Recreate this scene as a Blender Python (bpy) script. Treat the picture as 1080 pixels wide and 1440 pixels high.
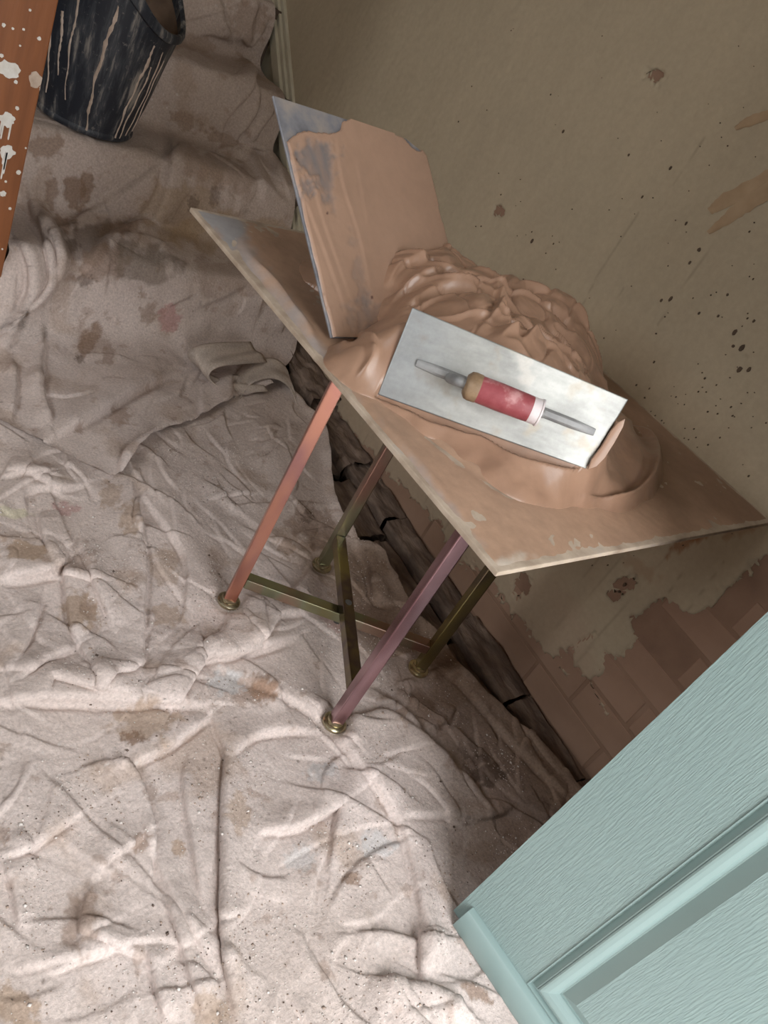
import bpy, bmesh, math, random
import numpy as np
from mathutils import Vector, Matrix

for o in list(bpy.data.objects):
    bpy.data.objects.remove(o, do_unlink=True)
scn = bpy.context.scene
col = scn.collection
random.seed(4)

# ------------------------------------------------------------------ camera
CF = 1133.08                                            # focal length in pixels of the 1080 x 1440 frame
CR = np.array([[0.72686005, -0.06788519, 0.68342232],
               [-0.53047624, -0.68751513, 0.49590111],
               [0.43619885, -0.72299001, -0.53573876]])  # camera (right, down, forward) -> world
CP = np.array([0.0, 0.0, 1.0912])
cam = bpy.data.cameras.new('camera')
camo = bpy.data.objects.new('camera', cam)
col.objects.link(camo)
cam.sensor_fit = 'VERTICAL'
cam.sensor_height = 36.0
cam.lens = CF / 1440 * 36.0
cam.clip_start = 0.02
cam.clip_end = 200
mw = Matrix.Identity(4)
for i in range(3):
    mw[i][0] = CR[i, 0]
    mw[i][1] = -CR[i, 1]
    mw[i][2] = -CR[i, 2]
    mw[i][3] = CP[i]
camo.matrix_world = mw
scn.camera = camo

# ------------------------------------------------------------------ light: overcast daylight through the open front door, plus an added window and fanlight
world = bpy.data.worlds.new('world')
scn.world = world
world.use_nodes = True
bg = world.node_tree.nodes['Background']
# overcast sky: three times as bright overhead as at the horizon
wt = world.node_tree
wtc = wt.nodes.new('ShaderNodeTexCoord')
wsx = wt.nodes.new('ShaderNodeSeparateXYZ')
wrp = wt.nodes.new('ShaderNodeValToRGB')
wt.links.new(wtc.outputs['Generated'], wsx.inputs[0])
wt.links.new(wsx.outputs['Z'], wrp.inputs['Fac'])
wrp.color_ramp.elements[0].color = (0.32, 0.325, 0.33, 1)
wrp.color_ramp.elements[1].color = (0.95, 0.98, 1.0, 1)
wt.links.new(wrp.outputs['Color'], bg.inputs['Color'])
bg.inputs['Strength'].default_value = 9.5
DOOR_X0, DOOR_X1, DOOR_Y, DOOR_H = 0.0, 0.93, -0.74, 2.45     # the doorway, raised by a made-up fanlight for more light from above
ADDED_WIN = (0.0, 1.3, 0.95, 2.2)                                    # unseen window added in the left wall to lift the dark right side: y0, y1, z0, z1


def portal(name, loc, rot, sx, sz):
    l = bpy.data.lights.new(name, 'AREA')
    l.shape = 'RECTANGLE'
    l.size = sx
    l.size_y = sz
    l.cycles.is_portal = True
    o = bpy.data.objects.new(name, l)
    o.location = loc
    o.rotation_euler = rot
    col.objects.link(o)


portal('doorway_daylight', ((DOOR_X0 + DOOR_X1) / 2, DOOR_Y - 0.1, DOOR_H / 2), (math.radians(90), 0, 0), DOOR_X1 - DOOR_X0, DOOR_H)
portal('added_window_daylight', (-1.80, (ADDED_WIN[0] + ADDED_WIN[1]) / 2, (ADDED_WIN[2] + ADDED_WIN[3]) / 2), (math.radians(90), 0, math.radians(-90)), ADDED_WIN[1] - ADDED_WIN[0], ADDED_WIN[3] - ADDED_WIN[2])  # fill light through the added left window
scn.view_settings.view_transform = 'Standard'
scn.view_settings.look = 'None'
scn.view_settings.gamma = 1
scn.view_settings.use_curve_mapping = False
scn.view_settings.exposure = 0.56


# ------------------------------------------------------------------ helpers
def ray(px, py):
    return CR @ np.array([px - 540.0, py - 720.0, CF])


def atz(px, py, z=0.0):
    r = ray(px, py)
    return CP + r * (z - CP[2]) / r[2]


def onplane(px, py, p, n):
    r = ray(px, py)
    return CP + r * (((np.array(p) - CP) @ n) / (r @ n))


def project(pts):                                       # N x 3 -> N x 2, where a surface point lies in the survey picture
    c = (np.asarray(pts) - CP) @ CR
    z = np.where(c[:, 2] < 0.05, 0.05, c[:, 2])
    q = np.stack([c[:, 0] / z * CF + 540, c[:, 1] / z * CF + 720], 1)
    q[c[:, 2] < 0.05] = -9999
    return q


def hash2(ix, iy, seed):
    h = (ix.astype(np.int64) * 374761393 + iy.astype(np.int64) * 668265263 + seed * 974711) & 0x7fffffff
    h = ((h ^ (h >> 13)) * 1274126177) & 0x7fffffff
    h = (h ^ (h >> 16)) & 0xffff
    return h / 65535.0


def perlin(x, y, seed=0):
    x0 = np.floor(x)
    y0 = np.floor(y)
    fx = x - x0
    fy = y - y0
    u = fx * fx * fx * (fx * (fx * 6 - 15) + 10)
    v = fy * fy * fy * (fy * (fy * 6 - 15) + 10)

    def g(ix, iy, dx, dy):
        a = hash2(ix, iy, seed) * 6.28318
        return np.cos(a) * dx + np.sin(a) * dy
    a = g(x0, y0, fx, fy)
    b = g(x0 + 1, y0, fx - 1, fy)
    c = g(x0, y0 + 1, fx, fy - 1)
    d = g(x0 + 1, y0 + 1, fx - 1, fy - 1)
    return ((a + (b - a) * u) * (1 - v) + (c + (d - c) * u) * v) * 1.5


def fbm(x, y, seed=0, octv=4, gain=0.5):
    t = 0
    a = 1.0
    n = 0
    for k in range(octv):
        t = t + a * perlin(x * 2 ** k + 13.7 * k, y * 2 ** k - 7.1 * k, seed + k)
        n += a
        a *= gain
    return t / n


def ridged(x, y, seed=0, octv=3):
    t = 0
    a = 1.0
    for k in range(octv):
        t = t + a * (1 - np.abs(perlin(x * 2 ** k, y * 2 ** k, seed + 31 * k)) * 2.2)
        a *= 0.45
    return t


def smooth(a, lo, hi):
    t = np.clip((a - lo) / (hi - lo), 0, 1)
    return t * t * (3 - 2 * t)


def polydist(Q, poly, reach):
    """signed distance (left of travel positive) and position along, only inside reach"""
    poly = np.asarray(poly, float)
    D = np.full(len(Q), 1e9)
    S = np.zeros(len(Q))
    T = np.zeros(len(Q))
    lo = poly.min(0) - reach
    hi = poly.max(0) + reach
    idx = np.where((Q[:, 0] > lo[0]) & (Q[:, 0] < hi[0]) & (Q[:, 1] > lo[1]) & (Q[:, 1] < hi[1]))[0]
    if len(idx) == 0:
        return D, S, T
    q = Q[idx]
    L = np.concatenate([[0], np.cumsum(np.linalg.norm(np.diff(poly, axis=0), axis=1))])
    bd = np.full(len(q), 1e9)
    bs = np.zeros(len(q))
    bt = np.zeros(len(q))
    for i in range(len(poly) - 1):
        a = poly[i]
        d = poly[i + 1] - a
        l2 = d @ d
        t = np.clip(((q - a) @ d) / l2, 0, 1)
        e = q - a - t[:, None] * d
        dd = np.sqrt((e ** 2).sum(1))
        m = dd < bd
        bd[m] = dd[m]
        bs[m] = np.sign(d[0] * e[m, 1] - d[1] * e[m, 0])
        bt[m] = (L[i] + t[m] * math.sqrt(l2)) / L[-1]
    D[idx] = bd
    S[idx] = bs
    T[idx] = bt
    return D, S, T


def spline(pts, n=8):
    pts = [np.array(p, float) for p in pts]
    P = [2 * pts[0] - pts[1]] + pts + [2 * pts[-1] - pts[-2]]
    out = []
    for i in range(1, len(P) - 2):
        for k in range(n):
            t = k / n
            a, b, c, d = P[i - 1], P[i], P[i + 1], P[i + 2]
            out.append(0.5 * ((2 * b) + (-a + c) * t + (2 * a - 5 * b + 4 * c - d) * t * t + (-a + 3 * b - 3 * c + d) * t ** 3))
    out.append(pts[-1])
    return np.array(out)


# ---- materials
def new_mat(name):
    m = bpy.data.materials.new(name)
    m.use_nodes = True
    return m, m.node_tree, m.node_tree.nodes['Principled BSDF']


def noise_node(nt, scale, detail=4, rough=0.55, coord='Object', stretch=None):
    tc = nt.nodes.new('ShaderNodeTexCoord')
    n = nt.nodes.new('ShaderNodeTexNoise')
    n.inputs['Scale'].default_value = scale
    n.inputs['Detail'].default_value = detail
    n.inputs['Roughness'].default_value = rough
    if stretch:
        mp = nt.nodes.new('ShaderNodeMapping')
        mp.inputs['Scale'].default_value = stretch
        nt.links.new(tc.outputs[coord], mp.inputs['Vector'])
        nt.links.new(mp.outputs['Vector'], n.inputs['Vector'])
    else:
        nt.links.new(tc.outputs[coord], n.inputs['Vector'])
    return n


def ramp(nt, src, stops):
    r = nt.nodes.new('ShaderNodeValToRGB')
    els = r.color_ramp.elements
    while len(els) < len(stops):
        els.new(0.5)
    for e, (p, c) in zip(els, stops):
        e.position = p
        e.color = (*c, 1) if len(c) == 3 else c
    nt.links.new(src, r.inputs['Fac'])
    return r


def bump(nt, bsdf, src, strength, dist=0.002):
    b = nt.nodes.new('ShaderNodeBump')
    b.inputs['Strength'].default_value = strength
    b.inputs['Distance'].default_value = dist
    nt.links.new(src, b.inputs['Height'])
    nt.links.new(b.outputs['Normal'], bsdf.inputs['Normal'])
    return b


def mix_col(nt, fac, a, b, mode='MIX'):
    m = nt.nodes.new('ShaderNodeMix')
    m.data_type = 'RGBA'
    m.blend_type = mode
    if isinstance(fac, (int, float)):
        m.inputs[0].default_value = fac
    else:
        nt.links.new(fac, m.inputs[0])
    for k, v in ((6, a), (7, b)):
        if isinstance(v, tuple):
            m.inputs[k].default_value = (*v, 1)
        else:
            nt.links.new(v, m.inputs[k])
    return m.outputs[2]


def noisy(name, stops, scale=8, rough=0.6, metal=0.0, bscale=None, bstr=0.3, bdist=0.002, stretch=None, spec=0.5, detail=5):
    m, nt, b = new_mat(name)
    n = noise_node(nt, scale, detail, stretch=stretch)
    r = ramp(nt, n.outputs['Fac'], stops)
    nt.links.new(r.outputs['Color'], b.inputs['Base Color'])
    b.inputs['Roughness'].default_value = rough
    b.inputs['Metallic'].default_value = metal
    b.inputs['Specular IOR Level'].default_value = spec
    if bscale:
        n2 = noise_node(nt, bscale, 6, 0.6, stretch=stretch)
        bump(nt, b, n2.outputs['Fac'], bstr, bdist)
    return m


def vcol_mat(name, rough, bscale, bstr, bdist, grain=None, gscale=60, spec=0.4, detail=6):
    """colour from the surveyed vertex colours (dye, stains, paint, some painted shade and highlights), multiplied by a fine grain"""
    m, nt, b = new_mat(name)
    a = nt.nodes.new('ShaderNodeAttribute')
    a.attribute_name = 'Col'
    src = a.outputs['Color']
    if grain:
        n = noise_node(nt, gscale, 5, 0.7)
        r = ramp(nt, n.outputs['Fac'], [(0.3, (grain[0],) * 3), (0.7, (grain[1],) * 3)])
        src = mix_col(nt, 1.0, src, r.outputs['Color'], 'MULTIPLY')
    nt.links.new(src, b.inputs['Base Color'])
    b.inputs['Roughness'].default_value = rough
    b.inputs['Specular IOR Level'].default_value = spec
    n2 = noise_node(nt, bscale, detail, 0.65)
    bump(nt, b, n2.outputs['Fac'], bstr, bdist)
    return m


# ---- objects
def tag(o, label=None, cat=None, group=None, kind=None):
    if label:
        o['label'] = label
    if cat:
        o['category'] = cat
    if group:
        o['group'] = group
    if kind:
        o['kind'] = kind
    return o


def link(name, me, mat=None, parent=None):
    o = bpy.data.objects.new(name, me)
    col.objects.link(o)
    if mat is not None:
        me.materials.append(mat)
    if parent is not None:
        o.parent = parent
        o.matrix_parent_inverse = Matrix.Identity(4)
    return o


def empty(name, loc=(0, 0, 0)):
    o = bpy.data.objects.new(name, None)
    o.location = loc
    o.empty_display_size = 0.05
    col.objects.link(o)
    return o


class B:
    """collects shapes into one mesh; coordinates are world, made local to the parent on build"""

    def __init__(s):
        s.v = []
        s.f = []

    def add(s, vs, fs):
        k = len(s.v)
        s.v += [tuple(map(float, v)) for v in vs]
        s.f += [tuple(i + k for i in f) for f in fs]
        return s

    def box(s, lo, hi, frame=None):
        x0, y0, z0 = lo
        x1, y1, z1 = hi
        vs = [(x, y, z) for z in (z0, z1) for y in (y0, y1) for x in (x0, x1)]
        if frame is not None:
            vs = [frame(*v) for v in vs]
        return s.add(vs, [(0, 2, 3, 1), (4, 5, 7, 6), (0, 1, 5, 4), (2, 6, 7, 3), (0, 4, 6, 2), (1, 3, 7, 5)])

    def bar(s, a, b, w, h=None, up=(0, 0, 1), tw=0.0):
        h = h or w
        a = Vector(a)
        b = Vector(b)
        d = (b - a).normalized()
        u = Vector(up)
        if abs(d.dot(u)) > 0.98:
            u = Vector((1, 0, 0))
        x = d.cross(u).normalized()
        y = x.cross(d).normalized()
        if tw:
            x, y = x * math.cos(tw) + y * math.sin(tw), y * math.cos(tw) - x * math.sin(tw)
        vs = [p + x * sx * w / 2 + y * sy * h / 2 for p in (a, b) for sx, sy in ((-1, -1), (1, -1), (1, 1), (-1, 1))]
        return s.add(vs, [(3, 2, 1, 0), (4, 5, 6, 7), (0, 1, 5, 4), (1, 2, 6, 5), (2, 3, 7, 6), (3, 0, 4, 7)])

    def tube(s, pts, rad, n=12, caps=True):
        pts = [Vector(p) for p in pts]
        rs = rad if isinstance(rad, (list, tuple)) else [rad] * len(pts)
        k = len(s.v)
        px = None
        for i, p in enumerate(pts):
            d = (pts[min(i + 1, len(pts) - 1)] - pts[max(i - 1, 0)]).normalized()
            if px is None:
                u = Vector((0, 0, 1)) if abs(d.z) < 0.9 else Vector((1, 0, 0))
                px = d.cross(u).normalized()
            px = (px - d * px.dot(d)).normalized()
            py = d.cross(px)
            for j in range(n):
                a = 2 * math.pi * j / n
                s.v.append(tuple(p + (px * math.cos(a) + py * math.sin(a)) * rs[i]))
        for i in range(len(pts) - 1):
            for j in range(n):
                s.f.append((k + i * n + j, k + i * n + (j + 1) % n, k + (i + 1) * n + (j + 1) % n, k + (i + 1) * n + j))
        if caps:
            s.f.append(tuple(k + j for j in reversed(range(n))))
            s.f.append(tuple(k + (len(pts) - 1) * n + j for j in range(n)))
        return s

    def lathe(s, prof, n=32, frame=None):
        k = len(s.v)
        for r, z in prof:
            for j in range(n):
                a = 2 * math.pi * j / n
                v = (r * math.cos(a), r * math.sin(a), z)
                s.v.append(tuple(frame(*v)) if frame else v)
        for i in range(len(prof) - 1):
            for j in range(n):
                s.f.append((k + i * n + j, k + i * n + (j + 1) % n, k + (i + 1) * n + (j + 1) % n, k + (i + 1) * n + j))
        return s

    def prism(s, poly, frame, d0, d1):
        n = len(poly)
        vs = [frame(x, y, d0) for x, y in poly] + [frame(x, y, d1) for x, y in poly]
        fs = [tuple(reversed(range(n))), tuple(range(n, 2 * n))]
        fs += [(i, (i + 1) % n, n + (i + 1) % n, n + i) for i in range(n)]
        return s.add(vs, fs)

    def build(s, name, mat, parent=None, bevel=0.0, smooth_=False, seg=2):
        off = Vector((0, 0, 0))
        p = parent
        while p is not None:
            off += Vector(p.location)
            p = p.parent
        me = bpy.data.meshes.new(name)
        me.from_pydata([(v[0] - off.x, v[1] - off.y, v[2] - off.z) for v in s.v], [], s.f)
        bm = bmesh.new()
        bm.from_mesh(me)
        bmesh.ops.recalc_face_normals(bm, faces=bm.faces)
        if bevel:
            es = [e for e in bm.edges if len(e.link_faces) == 2 and e.calc_face_angle(0) > 0.5]
            bmesh.ops.bevel(bm, geom=es, offset=bevel, segments=seg, affect='EDGES', profile=0.6)
        bm.to_mesh(me)
        bm.free()
        if smooth_:
            for f in me.polygons:
                f.use_smooth = True
            try:
                me.set_sharp_from_angle(angle=math.radians(40))
            except Exception:
                pass
        return link(name, me, mat, parent)


def grid_faces(nu, nv):
    i = np.arange(nv - 1)[:, None] * nu + np.arange(nu - 1)[None, :]
    return np.stack([i, i + 1, i + nu + 1, i + nu], -1).reshape(-1, 4)


def np_mesh(name, V, F, mat, parent=None, colr=None, smooth_=True, off=(0, 0, 0)):
    used = np.zeros(len(V), bool)
    used[F.ravel()] = True
    remap = np.cumsum(used) - 1
    V = V[used] - np.array(off)
    F = remap[F]
    me = bpy.data.meshes.new(name)
    me.vertices.add(len(V))
    me.vertices.foreach_set('co', V.astype(np.float32).ravel())
    me.loops.add(F.size)
    me.loops.foreach_set('vertex_index', F.astype(np.int32).ravel())
    me.polygons.add(len(F))
    me.polygons.foreach_set('loop_start', np.arange(0, F.size, F.shape[1], dtype=np.int32))
    me.polygons.foreach_set('loop_total', np.full(len(F), F.shape[1], dtype=np.int32))
    me.update(calc_edges=True)
    if smooth_:
        me.polygons.foreach_set('use_smooth', np.ones(len(F), bool))
    if colr is not None:
        c = np.concatenate([np.clip(colr[used], 0, 1), np.ones((len(V), 1))], 1)
        at = me.color_attributes.new('Col', 'FLOAT_COLOR', 'POINT')
        at.data.foreach_set('color', c.astype(np.float32).ravel())
    me.validate()
    return link(name, me, mat, parent)


def snap_mask(V, A, Bc, m, nu, nv):
    """keep the cells of a grid where m > 0 and pull the outer vertices back to the outline; A, Bc are the grid's in-plane steps"""
    M = m.reshape(nv, nu)
    gy, gx = np.gradient(M)
    g2 = gx * gx + gy * gy + 1e-9
    out = (M < 0)
    du = np.clip(np.where(out, -M * gx / g2, 0), -1.0, 1.0).reshape(-1, 1)
    dv = np.clip(np.where(out, -M * gy / g2, 0), -1.0, 1.0).reshape(-1, 1)
    F = grid_faces(nu, nv)
    keep = (m[F] > 0).any(1)
    return V + du * A + dv * Bc, F[keep]


def lerp(a, b, t):
    return a + (b - a) * t


def blot(Q, c, rx, ry, ang=0, seed=0, rough=0.35, soft=0.15, scale=None):
    """0..1 mask of an irregular stain round picture point c lying on the surface"""
    d = Q - np.array(c, float)
    ca, sa = math.cos(ang), math.sin(ang)
    u = (d[:, 0] * ca + d[:, 1] * sa) / rx
    v = (-d[:, 0] * sa + d[:, 1] * ca) / ry
    r = np.sqrt(u * u + v * v)
    near = r < 2.2
    out = np.zeros(len(Q))
    if near.any():
        sc = scale or 1.3 / max(rx, ry) * 1.6
        n = fbm(Q[near, 0] * sc + seed * 3.3, Q[near, 1] * sc, seed + 5, 4)
        out[near] = smooth(1 + n * rough * 2.2 - r[near], -soft, soft)
    return out


# ------------------------------------------------------------------ palette
M = {}
M['plaster_wall'] = vcol_mat('painted_wall', 0.75, 26, 0.25, 0.002, (0.94, 1.05), 90)
M['wall_dull'] = noisy('wall_dull', [(0.3, (0.40, 0.35, 0.26)), (0.7, (0.46, 0.40, 0.30))], 3, 0.8, bscale=40, bstr=0.15)
M['ceiling'] = noisy('ceiling_paint', [(0.3, (0.62, 0.59, 0.53)), (0.7, (0.68, 0.65, 0.6))], 4, 0.9, bscale=60, bstr=0.1)
M['bare_wall'] = noisy('bare_wall', [(0.25, (0.20, 0.115, 0.075)), (0.5, (0.27, 0.16, 0.105)), (0.8, (0.34, 0.215, 0.15))], 9, 0.85, bscale=70, bstr=0.5, bdist=0.002)
M['brick'] = noisy('washed_brick', [(0.25, (0.27, 0.16, 0.105)), (0.5, (0.33, 0.20, 0.135)), (0.8, (0.38, 0.24, 0.17))], 7, 0.85, bscale=80, bstr=0.4, bdist=0.0015)
M['floor'] = noisy('bare_boards', [(0.3, (0.07, 0.045, 0.03)), (0.7, (0.14, 0.09, 0.06))], 6, 0.8, bscale=50, bstr=0.3, stretch=(1, 8, 1))
M['old_timber'] = noisy('old_timber', [(0.25, (0.07, 0.044, 0.033)), (0.5, (0.17, 0.115, 0.085)), (0.78, (0.33, 0.24, 0.185))], 13, 0.9, bscale=45, bstr=1.0, bdist=0.006, stretch=(3, 0.8, 3))
M['cream_wood'] = noisy('cream_gloss', [(0.3, (0.44, 0.38, 0.27)), (0.62, (0.52, 0.46, 0.34)), (0.74, (0.30, 0.24, 0.17))], 14, 0.5, bscale=30, bstr=0.3)
M['sheet'] = vcol_mat('dust_sheet', 0.92, 170, 0.8, 0.0022, (0.74, 1.14), 190, 0.15, 6)
M['wet_plaster'] = vcol_mat('wet_plaster', 0.31, 60, 0.25, 0.0012, (0.93, 1.05), 40, 0.5)
M['board'] = vcol_mat('mortar_board', 0.55, 70, 0.3, 0.0012, (0.88, 1.08), 50, 0.4)
M['board_edge'] = noisy('board_edge', [(0.3, (0.30, 0.22, 0.16)), (0.6, (0.52, 0.42, 0.33)), (0.8, (0.36, 0.33, 0.32))], 22, 0.6, bscale=80, bstr=0.4)
M['hawk_metal'] = noisy('hawk_alloy', [(0.3, (0.16, 0.16, 0.18)), (0.52, (0.30, 0.30, 0.33)), (0.72, (0.46, 0.40, 0.37))], 24, 0.55, 0.55, bscale=60, bstr=0.2)
M['wood_varnish'] = noisy('varnished_wood', [(0.3, (0.165, 0.055, 0.018)), (0.55, (0.23, 0.08, 0.027)), (0.8, (0.28, 0.105, 0.038))], 5, 0.42, bscale=20, bstr=0.2, stretch=(6, 6, 0.6))
M['white_paint'] = noisy('white_paint', [(0.3, (0.60, 0.56, 0.50)), (0.7, (0.72, 0.69, 0.65))], 60, 0.5, bscale=120, bstr=0.3)
M['dried_plaster'] = noisy('dried_plaster', [(0.3, (0.40, 0.30, 0.23)), (0.7, (0.56, 0.45, 0.37))], 50, 0.9, bscale=120, bstr=0.4)
M['smear'] = noisy('brown_smear', [(0.3, (0.36, 0.24, 0.14)), (0.7, (0.43, 0.30, 0.185))], 30, 0.8, bscale=60, bstr=0.3)
M['lip'] = noisy('fresh_plaster', [(0.3, (0.30, 0.175, 0.115)), (0.7, (0.36, 0.215, 0.145))], 20, 0.36, bscale=60, bstr=0.2)
M['speck'] = noisy('dark_specks', [(0.3, (0.06, 0.038, 0.024)), (0.7, (0.12, 0.075, 0.045))], 30, 0.8)
M['inner_plaster'] = noisy('bucket_scum', [(0.3, (0.10, 0.06, 0.04)), (0.7, (0.22, 0.14, 0.09))], 14, 0.8, bscale=40, bstr=0.5)
M['red_grip'] = noisy('red_grip', [(0.3, (0.22, 0.035, 0.045)), (0.55, (0.30, 0.07, 0.08)), (0.68, (0.50, 0.25, 0.25))], 45, 0.35, bscale=90, bstr=0.2)
M['grip_white'] = noisy('worn_pale_plastic', [(0.3, (0.60, 0.50, 0.50)), (0.7, (0.75, 0.70, 0.70))], 40, 0.4)
M['ferrule'] = noisy('brown_ferrule', [(0.3, (0.16, 0.095, 0.05)), (0.6, (0.30, 0.20, 0.12)), (0.8, (0.42, 0.32, 0.24))], 50, 0.5, bscale=90, bstr=0.4)
M['alloy'] = noisy('cast_alloy', [(0.3, (0.22, 0.22, 0.225)), (0.7, (0.36, 0.355, 0.35))], 40, 0.6, 0.3, bscale=80, bstr=0.3)
M['dark_grip'] = noisy('black_grip', [(0.3, (0.03, 0.03, 0.03)), (0.7, (0.08, 0.07, 0.06))], 30, 0.6)
M['chrome'] = noisy('satin_chrome', [(0.3, (0.50, 0.50, 0.50)), (0.7, (0.62, 0.62, 0.62))], 20, 0.3, 0.9)
M['paving'] = noisy('paving', [(0.3, (0.28, 0.27, 0.25)), (0.7, (0.38, 0.37, 0.35))], 4, 0.9, bscale=20, bstr=0.3)


def zinc_mat(name, stops, scale=9):
    m, nt, b = new_mat(name)
    n = noise_node(nt, scale, 3, 0.6, stretch=(1, 1, 0.35))
    r = ramp(nt, n.outputs['Fac'], stops)
    nt.links.new(r.outputs['Color'], b.inputs['Base Color'])
    b.inputs['Metallic'].default_value = 1.0
    b.inputs['Roughness'].default_value = 0.27
    return m


M['zinc_foot'] = zinc_mat('zinc_foot', [(0.32, (0.55, 0.48, 0.26)), (0.5, (0.50, 0.46, 0.34)), (0.66, (0.62, 0.52, 0.30))])
M['zinc_pink'] = zinc_mat('zinc_pink', [(0.32, (0.60, 0.29, 0.29)), (0.5, (0.72, 0.37, 0.28)), (0.66, (0.42, 0.23, 0.25))])
M['zinc_mauve'] = zinc_mat('zinc_mauve', [(0.32, (0.32, 0.18, 0.19)), (0.5, (0.42, 0.28, 0.31)), (0.66, (0.26, 0.15, 0.17))])
M['zinc_green'] = zinc_mat('zinc_green', [(0.32, (0.44, 0.41, 0.20)), (0.5, (0.36, 0.40, 0.28)), (0.66, (0.44, 0.27, 0.22))])
M['zinc_olive'] = zinc_mat('zinc_olive', [(0.32, (0.30, 0.26, 0.11)), (0.5, (0.18, 0.14, 0.13)), (0.66, (0.36, 0.32, 0.14))])


def trowel_mat():
    m = vcol_mat('worn_steel', 0.50, 45, 0.14, 0.0010, (0.93, 1.06), 150, 0.5)
    m.node_tree.nodes['Principled BSDF'].inputs['Metallic'].default_value = 0.78
    return m


M['steel'] = trowel_mat()


def door_mat(grain):
    m, nt, b = new_mat('mint_door_skin' if grain else 'mint_door_moulding')
    n = noise_node(nt, 3, 3)
    r = ramp(nt, n.outputs['Fac'], [(0.3, (0.235, 0.322, 0.312)), (0.7, (0.258, 0.345, 0.335))])
    nt.links.new(r.outputs['Color'], b.inputs['Base Color'])
    b.inputs['Roughness'].default_value = 0.42
    if grain:
        n2 = noise_node(nt, 80, 5, 0.6, stretch=(5.0, 5.0, 0.42))
        rr = ramp(nt, n2.outputs['Fac'], [(0.42, (0, 0, 0)), (0.60, (1, 1, 1))])
        bump(nt, b, rr.outputs['Color'], 0.45, 0.0012)
    return m


M['door'] = door_mat(True)
M['door_plain'] = door_mat(False)


def bucket_mat():
    m, nt, b = new_mat('black_rubber_bucket')
    n = noise_node(nt, 26, 5, 0.65, stretch=(1.6, 1.6, 0.16))
    r = ramp(nt, n.outputs['Fac'], [(0.46, (0.013, 0.016, 0.024)), (0.56, (0.045, 0.048, 0.056)), (0.66, (0.24, 0.215, 0.19))])
    n2 = noise_node(nt, 70, 6, 0.7)
    r2 = ramp(nt, n2.outputs['Fac'], [(0.60, (0, 0, 0)), (0.72, (1, 1, 1))])
    c = mix_col(nt, r2.outputs['Color'], r.outputs['Color'], (0.20, 0.18, 0.165))
    nt.links.new(c, b.inputs['Base Color'])
    b.inputs['Roughness'].default_value = 0.5
    bump(nt, b, n.outputs['Fac'], 0.4, 0.002)
    return m


M['bucket'] = bucket_mat()

# ================================================================== THE SETTING
WP = np.array([1.46173, 0.60429, 0.0])                    # a point on the right wall's foot
WD = np.array([0.0790, 0.99687, 0.0])                     # along the wall, away from the camera
WN = np.array([0.99687, -0.0790, 0.0])                    # into the wall


def W(s, z, d=0.0):                                       # wall frame: s along, z up, d out of the wall into the room
    p = WP + WD * s - WN * d
    return np.array([p[0], p[1], z])


def wall_sz(px, py):
    p = onplane(px, py, WP, WN)
    return np.array([(p - WP) @ WD, p[2]])


fl = B().box((-1.8, DOOR_Y - 0.3, -0.16), (1.262, 4.6, -0.004))
fl.box((1.262, DOOR_Y - 0.3, -0.16), (1.9, 4.6, -0.10))          # the boards stop short of the wall: a sunken strip
tag(fl.build('floor', M['floor']), kind='structure')
tag(B().box((-1.8, DOOR_Y - 0.3, 2.7), (1.9, 4.6, 2.78)).build('ceiling', M['ceiling']), kind='structure')
lw_ = B()
lw_.box((-1.8, DOOR_Y - 0.3, -0.16), (-1.7, ADDED_WIN[0], 2.7))
lw_.box((-1.8, ADDED_WIN[1], -0.16), (-1.7, 4.6, 2.7))
lw_.box((-1.8, ADDED_WIN[0], -0.16), (-1.7, ADDED_WIN[1], ADDED_WIN[2]))
lw_.box((-1.8, ADDED_WIN[0], ADDED_WIN[3]), (-1.7, ADDED_WIN[1], 2.7))
tag(lw_.build('wall_left', M['wall_dull']), kind='structure')
wf = B()
for (y0, y1, z0, z1) in ((ADDED_WIN[0], ADDED_WIN[0] + .05, ADDED_WIN[2], ADDED_WIN[3]), (ADDED_WIN[1] - .05, ADDED_WIN[1], ADDED_WIN[2], ADDED_WIN[3]), (ADDED_WIN[0], ADDED_WIN[1], ADDED_WIN[2], ADDED_WIN[2] + .05), (ADDED_WIN[0], ADDED_WIN[1], ADDED_WIN[3] - .05, ADDED_WIN[3]), (ADDED_WIN[0], ADDED_WIN[1], (ADDED_WIN[2] + ADDED_WIN[3]) / 2 - .02, (ADDED_WIN[2] + ADDED_WIN[3]) / 2 + .02)):
    wf.box((-1.78, y0, z0), (-1.74, y1, z1))
tag(wf.build('added_window_1', M['cream_wood']), kind='structure')  # frame of the added window, out of view
tag(B().box((-1.8, 4.5, -0.16), (1.9, 4.6, 2.7)).build('wall_back', M['wall_dull']), kind='structure')
fw = B()
fw.box((-1.8, DOOR_Y - 0.2, -0.16), (DOOR_X0, DOOR_Y, 2.7))
fw.box((DOOR_X1, DOOR_Y - 0.2, -0.16), (1.7, DOOR_Y, 2.7))
fw.box((DOOR_X0, DOOR_Y - 0.2, DOOR_H), (DOOR_X1, DOOR_Y, 2.7))
fw.box((DOOR_X0, DOOR_Y - 0.12, 2.02), (DOOR_X1, DOOR_Y - 0.04, 2.08))  # transom bar under the added fanlight
tag(fw.build('wall_front', M['wall_dull']), kind='structure')
tag(B().box((-12, DOOR_Y - 9, -0.3), (8, 8, -0.17)).build('ground_outside', M['paving']), kind='structure')

# ---- right wall: bare masonry with the painted skin, bricks, smears as pieces
wr = tag(B().box((-1.6, -0.2, -0.16), (4.2, 0.0, 2.7), lambda s, d, z: W(s, z, d)).build('wall_right', M['bare_wall']), kind='structure')

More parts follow.
